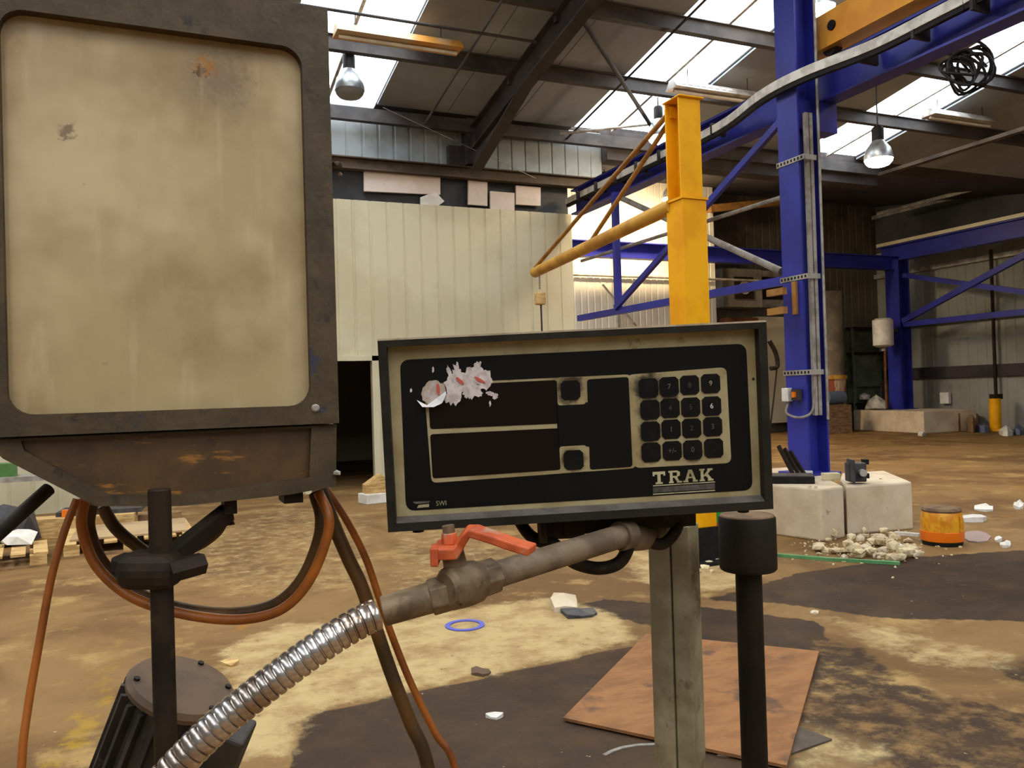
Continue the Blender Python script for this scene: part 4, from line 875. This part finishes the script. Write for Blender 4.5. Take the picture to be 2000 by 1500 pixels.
def floorstrip(name, pts, wd, ht, mat, lab, cat):
    P = [fl(*q) for q in pts]; mb = MB()
    for a, b in zip(P[:-1], P[1:]): mb.bar(a + V(0, 0, ht/2), b + V(0, 0, ht/2), wd, ht)
    return tag(mb.build(name, mat), lab, cat)
floorstrip('green_strip', [(1400, 1076), (1510, 1086), (1620, 1095), (1758, 1103)], .04, .025, m_greenstrip, 'long thin green strip lying before the rubble heap', 'strip')
floorstrip('white_batten', [(1725, 1052), (1792, 1086)], .06, .02, m_white, 'white flat batten lying across the rubble heap', 'batten')
floorstrip('white_batten', [(1748, 1044), (1796, 1048)], .05, .03, m_white, 'short white batten between the heap and the beacon', 'batten')
floorstrip('steel_hoop', [(1180, 1476), (1195, 1468), (1215, 1461), (1245, 1456), (1290, 1454)], .018, .004, m_conduit, 'curved grey metal strip before the rusty plate', 'strip')
def scrap(x, y, wpx, hpx, mat, lab, cat='scrap', z=.006, n=9, seed=1):
    rr_ = random.Random(seed); P = []
    for i in range(n):
        a = 2*math.pi*i/n; k_ = rr_.uniform(.75, 1.1); q = fl(x + wpx/2*k_*math.cos(a), y + hpx/2*k_*math.sin(a)); P.append((q.x, q.y))
    P = P[::-1]; m_ = len(P); cen = V(sum(q[0] for q in P)/m_, sum(q[1] for q in P)/m_, 0)
    top = [V(q[0], q[1], z*rr_.uniform(.6, 1.8)) for q in P]; bot = [V(q[0], q[1], 0.0005) for q in P]; c_ = cen + V(0, 0, z*2)
    vs = bot + top + [c_]; fs = [tuple(range(m_))] + [(i, (i + 1) % m_, (i + 1) % m_ + m_, i + m_) for i in range(m_)] + [(i + m_, (i + 1) % m_ + m_, 2*m_) for i in range(m_)]
    return tag(MB().add(vs, fs).build('floor_scrap', mat), lab, cat, 'scraps on the floor')
SCR = [(1922, 994, 44, 12, m_white, 'white torn scrap behind the beacon', .02), (1895, 1016, 60, 12, m_white, 'long white offcut right of the beacon', .03), (1990, 990, 24, 12, m_white, 'white scrap at the right picture edge', .03),
       (1950, 1056, 18, 9, m_white, 'small white crumb right of the beacon', .02), (1964, 1066, 22, 9, m_white, 'second small white crumb right of the beacon', .02), (1905, 1050, 60, 24, M('mauve_sheet', (150, 128, 120), rough=.8), 'flat mauve sheet beside the beacon', .01),
       (966, 1400, 40, 13, m_white, 'small white chip on the dark floor coating', .012), (1100, 1186, 66, 26, m_conc, 'pale stone lying on the bare concrete', .05), (1130, 1200, 80, 20, m_dkgrey, 'dark grey lump beside the pale stone', .02),
       (940, 1315, 40, 16, M('dark_grit', (96, 74, 56), rough=.95), 'dark gritty crumb on the bare concrete', .012), (448, 1296, 40, 13, m_wood, 'yellow wood splinter left of the ribbed conduit', .012), (1590, 1198, 20, 6, m_conc, 'tiny pale chip right of the black rod', .01),
       (1520, 828, 30, 14, m_white, 'white rag on the floor left of the blue column', .12), (1618, 836, 44, 18, m_bluedull, 'pale blue rag on the floor beyond the blue column', .15), (1800, 850, 14, 5, m_white, 'tiny white scrap before the far plinth', .06),
       (1872, 836, 36, 16, m_rust, 'brown crumpled rag right of the far plinth', .3), (1898, 838, 30, 14, m_wooddk, 'brown sack by the gable wall', .25), (1921, 842, 30, 9, m_bluedull, 'bluish cloth beside the yellow stand', .12), (1966, 848, 30, 9, m_white, 'white rag right of the yellow stand', .12), (1990, 846, 22, 9, m_bluedull, 'grey rag at the foot of the gable wall', .12)]
for i, (x, y, a, b, m_, lab, z) in enumerate(SCR): scrap(x, y, a, b, m_, lab, z=z, seed=i + 1)
p = fl(908, 1222)
tag(MB().loft([[p + V((.112 + dr)*math.cos(a), (.112 + dr)*math.sin(a), dz) for a in [2*math.pi*k_/36 for k_ in range(36)]] for (dr, dz) in ((-.016, .001), (-.016, .007), (.016, .007), (.016, .001), (-.016, .001))], False).build('gasket_ring', m_bluegask, smooth=False), 'flat blue gasket ring lying on the bare concrete', 'gasket')
# rusty steel plates
t = Nt('rust_brown_sheet')
c = t.mix(t.ramp(t.noise(3.5, 7, .65, stretch=(1, 2.5, 1)), .36, .66), (144, 97, 57), (120, 79, 45)); c = t.mix(t.ramp(t.noise(2.2, 5, .6), .56, .66), c, (84, 60, 46)); c = t.mix(t.ramp(t.noise(14, 6, .7), .6, .74), c, (150, 108, 68)); m_plate = t.end(c, .7, .0, .3)
m_dullplate = M('dull_grey_brown_plate', (84, 70, 56), (68, 56, 44), 6, rough=.7)
def fplate(name, pts, z0, z1, mat, lab):
    P = [fl(x, y) for x, y in pts]; n = len(P); a = [V(q.x, q.y, z0) for q in P]; b = [V(q.x, q.y, z1) for q in P]
    return tag(MB().add(a + b, [tuple(range(n)), tuple(range(n, 2*n))] + [(i, (i + 1) % n, (i + 1) % n + n, i + n) for i in range(n)]).build(name, mat), lab, 'plate')
fplate('steel_plate', [(1625, 1447), (1470, 1385), (1400, 1480), (1525, 1482)], .001, .008, m_dullplate, 'smaller dark plate poking out under the rusty square plate')
fplate('steel_plate', [(1100, 1411), (1262, 1245), (1600, 1279), (1537, 1506)], .009, .022, m_plate, 'large rusty square plate lying on the dark floor')

# ------------------------------------------------------------------ far corner
hp = thing('rusty_hopper', 'rusty drum with pale duct above in the far corner', 'hopper', (19.1, 19.2, 0))
h0 = V(19.1, 19.3, 0)
MB().lathe([(.42, 1.72), (.42, 4.3)], h0, n=20).build('duct', M('dull_beige_duct', (150, 134, 110), (116, 102, 84), 1.5, rough=.7), hp, True)
MB().lathe([(.5, 1.6), (.5, 1.72)], h0, n=20).build('band', m_yellow2, hp, True)
MB().lathe([(.44, .62), (.46, 1.1), (.46, 1.6)], h0, n=20).build('drum', M('rust_with_pale_drips', (140, 70, 40), (186, 160, 132), 1.4, lo=.52, hi=.6, rough=.85, stretch=(2, 2, .6)), hp, True)
for sx in (-1, 1):
    for sy in (-1, 1): MB().box(h0 + V(sx*.45, sy*.3, .33), (.09, .09, .66)).build('leg', m_steel_dark, hp)
MB().box(h0 + V(0, 0, .6), (1.05, .75, .1)).build('stand_top', m_blackoil, hp); MB().box(h0 + V(0, 0, .2), (.9, .6, .3)).build('stand_box', m_rust, hp)
gc = thing('glazed_cabinet', 'grey green glazed cabinet left of the far blue column', 'cabinet', (20.7, 19.5, 0))
MB().span((20.15, 19.6, 0), (21.5, 20.1, 3.2)).build('cabinet_back', m_green, gc)
for z in (0.75, 2.35, 3.15): MB().span((20.1, 19.3, z), (21.5, 19.6, z + .08)).build('shelf', m_blackoil, gc)
for x in (20.12, 21.45): MB().span((x - .04, 19.3, 0), (x + .04, 19.36, 3.2)).build('upright', m_green, gc)
MB().span((20.16, 19.4, 1.35), (21.4, 19.42, 2.35)).build('pane', m_glassgreen, gc)
tag(MB().chunk((20.65, 19.45, 1.0), .22, 61).build('white_bag', m_white), 'white bag on the low shelf of the glazed cabinet', 'bag')
tag(MB().chunk((20.35, 18.7, .78), .36, 62).build('plastic_wrap', M('clear_grey_wrap', (190, 186, 176), (140, 134, 124), 3, rough=.3)), 'crumpled pale plastic wrap before the glazed cabinet', 'wrap')
wh = thing('water_heater', 'white round water heater hung on the far blue column', 'heater', (19.86, 17.9, 2.5))
w0 = V(20.0, 18.05, 2.52)
MB().lathe([(.2, 0), (.29, .05), (.29, .8), (.2, .86)], w0, n=24).build('tank', m_white, wh, True); MB().cyl(w0 + V(0, 0, -.12), w0 + V(0, 0, .01), .07).build('outlet', m_conduit, wh); MB().box(w0 + V(.45, .1, .5), (.5, .08, .1)).build('wall_strap', m_steel_dark, wh)
rod('drain_pipe', w0 + V(.05, 0, -.12), w0 + V(.15, .1, -1.85), .03, m_rust, 'rusty pipe dropping below the white water heater', 'pipe')
mm = thing('blue_pump', 'dull blue pump on a bench left of the rusty drum', 'pump', (18.4, 18.4, .9))
MB().box((18.35, 18.5, .42), (.9, .6, .84)).build('bench', m_wooddk, mm); MB().cyl((18.1, 18.5, 1.05), (18.75, 18.5, 1.05), .2).build('pump_body', M('dull_steel_blue', (86, 100, 124), rough=.5), mm, True)
p = fl(1945, 842); ys = thing('yellow_stand', 'yellow post stand with dark clamp by the gable wall', 'stand', (p.x, p.y, 0))
MB().lathe([(.2, 0), (.19, .06), (.15, .08), (.15, .9), (.13, .92)], (p.x, p.y, 0), n=16).build('stand_post', m_yellow, ys, True); MB().box((p.x + .06, p.y, .97), (.34, .16, .14)).build('clamp_head', m_blackoil, ys)
p = pX(1945, 770, 22.2); rod('down_conduit', V(22.2, p.y, 1.0), V(22.2, p.y, 5.2), .045, m_blackoil, 'dark vertical conduit on the gable wall above the yellow stand', 'conduit')
p = pX(1846, 792, 22.25); tag(qbox('socket_box', 22.27, p.y, .75, (.1, .3, .34), m_white), 'small cream socket box low on the gable wall', 'socket')
# far left of the column: wall heater, duct box, lower white panel
hu = thing('wall_heater', 'grey wall mounted fan heater right of the white partition', 'heater', (16.2, 19.8, 3.7))
MB().span((15.5, 19.75, 3.85), (16.95, 20.3, 5.0)).build('casing', M('heater_grey', (128, 122, 110), (108, 100, 88), 2, rough=.6), hu); MB().span((15.9, 19.7, 4.1), (16.6, 19.76, 4.75)).build('grille', m_blackoil, hu); MB().cyl((16.25, 19.72, 4.42), (16.25, 19.66, 4.42), .2).build('fan_hub', m_galv, hu)
tag(MB().span((15.8, 19.9, 0), (16.9, 20.35, 3.55)).build('brown_duct', m_rust), 'brown upright duct under the grey wall heater', 'duct')
ph = thing('window_hatch', 'pale framed hatch with dark pane left of the tall blue column', 'hatch', (17.6, 20.2, 4.0))
MB().span((17.1, 20.2, 3.9), (18.5, 20.4, 5.05)).build('hatch_frame', m_galv, ph); MB().span((17.35, 20.17, 4.15), (18.3, 20.21, 4.85)).build('pane', m_blackoil, ph)
struct(MB().span((17.0, 20.1, .3), (18.9, 20.3, 3.6)).build('wall_panel', m_cream), 'cream sheeted lower wall left of the tall blue column')
tag(MB().bar(pY(1385, 408, 18.9), pY(1530, 394, 18.9), .2, .2).build('crane_girder', m_rodrust), 'rusty orange girder in the dark bay behind the jib', 'girder')
rod('wall_pipe', V(10, 19.1, 4.55), V(17.0, 19.1, 4.55), .035, m_galv, 'thin pale pipe along the white partition', 'pipe')
rod('wall_pipe', V(11.0, 19.05, 4.3), V(12.0, 19.05, 3.2), .03, m_galv, 'thin pale diagonal pipe low on the white partition', 'pipe')
rod('wall_pipe', V(11.45, 19.1, 1.0), V(11.45, 19.1, 6.2), .05, m_galv, 'pale upright pipe on the white partition', 'pipe')
tag(MB().tube([pY(1502, 665, 14), pY(1515, 690, 14), pY(1518, 715, 14), pY(1505, 720, 14)], .05, 8).build('hook_cable', m_blackoil, smooth=True), 'dark hanging cable end left of the tall blue column', 'cable')
tag(MB().tube([pY(1518, 712, 14), pY(1512, 770, 14), pY(1505, 830, 14), pY(1500, 870, 14)], .018, 6).build('pull_cord', m_blackoil, smooth=True), 'thin dark cord hanging left of the tall blue column', 'cord')

# ------------------------------------------------------------------ pallets and junk at the left
def pallet(x, y, rz, lab, sx=1.2, sy=.8):
    t_ = thing('wooden_pallet', lab, 'pallet', (x, y, 0), 'pallets on the floor'); ca, sa = math.cos(rz), math.sin(rz); ax_ = V(ca, sa, 0); ay_ = V(-sa, ca, 0); o_ = V(x, y, 0)
    for i in range(3):
        for j in range(3): MB().box(o_ + ax_*((i - 1)*(sx/2 - .07)) + ay_*((j - 1)*(sy/2 - .05)) + V(0, 0, .067), (.14, .1, .09), ax_, ay_).build('block', m_wood, t_)
    for j in range(3): MB().box(o_ + ay_*((j - 1)*(sy/2 - .05)) + V(0, 0, .011), (sx, .1, .022), ax_, ay_).build('bottom_board', m_wooddk, t_)
    for i in range(7): MB().box(o_ + ax_*((i - 3)*(sx - .1)/6) + V(0, 0, .124), (.12, sy, .022), ax_, ay_).build('deck_board', m_wood, t_)
    return t_
pallet(-1.62, 9.15, .12, 'pale wooden pallet at the left edge under the enclosure')
pallet(-.30, 9.75, .05, 'wooden pallet behind the single orange hose', 1.2, 1.2)
tag(qbox('fibre_board', -.28, 9.8, .136, (1.1, 1.0, .02), M('buff_board', (176, 150, 112), (150, 124, 90), 2, rough=.8)), 'buff board lying on the pallet behind the orange hose', 'board')
tag(qbox('plank', -.5, 11.2, .0, (1.5, .25, .12), m_wooddk, None, .1), 'brown timber lying behind the pallets', 'plank')
tag(qbox('plank', -.9, 10.75, .0, (1.3, .3, .22), m_wood, None, -.12), 'pale timber lying behind the left pallet', 'plank')
tag(MB().chunk((-1.30, 9.45, .20), .24, 71).build('white_rag', m_white), 'crumpled white rag on the left pallet', 'rag')
tag(MB().chunk((-1.55, 10.4, .18), .4, 72).build('scrap_heap', m_dkgrey), 'grey heap of scrap behind the white rag', 'heap')
tag(qbox('orange_cap', -.98, 10.72, .22, (.09, .09, .08), m_amberlow), 'small orange cap on the pale timber', 'cap'); tag(qbox('blue_can', -1.32, 11.9, .64, (.1, .1, .1), m_bluegask), 'small blue can on the pale table top', 'can')
tag(qbox('green_crate', -1.76, 11.95, .641, (.26, .3, .16), M('leaf_green_plastic', (66, 110, 48), (84, 120, 70), 3, rough=.6), None, .1), 'small green crate on the pale table top', 'crate')
tag(qbox('work_table', -1.6, 11.9, .58, (2.0, .5, .06), m_galv), 'pale table top edge at the left behind the enclosure', 'table')
for x in (-2.4, -.8):
    o = qbox('leg', x, 11.9, 0, (.06, .06, .58), m_galv); o.parent = bpy.data.objects['work_table']; o.location = Vector(o.location) - WL['work_table']
tag(qbox('grey_sheets', -.62, 10.95, .22, (.9, .5, .05), m_dkgrey, None, -.1), 'grey sheets lying on the pale timber', 'sheets')
# block by the doorway
wb = fl(725, 985); tag(qbox('white_block', wb.x + .1, wb.y + .15, 0, (.4, .3, .14), m_white, None, .2, .01), 'white block on the floor left of the readout', 'block')
tag(MB().prism([(-.18, 0), (.16, 0), (.16, .16), (.04, .26), (-.18, .12)], V(wb.x + .12, wb.y + .05, .141), V(1, 0, 0), V(0, 0, 1), V(0, 1, 0), .2).build('timber_offcut', m_wood), 'yellow timber offcut on the white block', 'offcut')
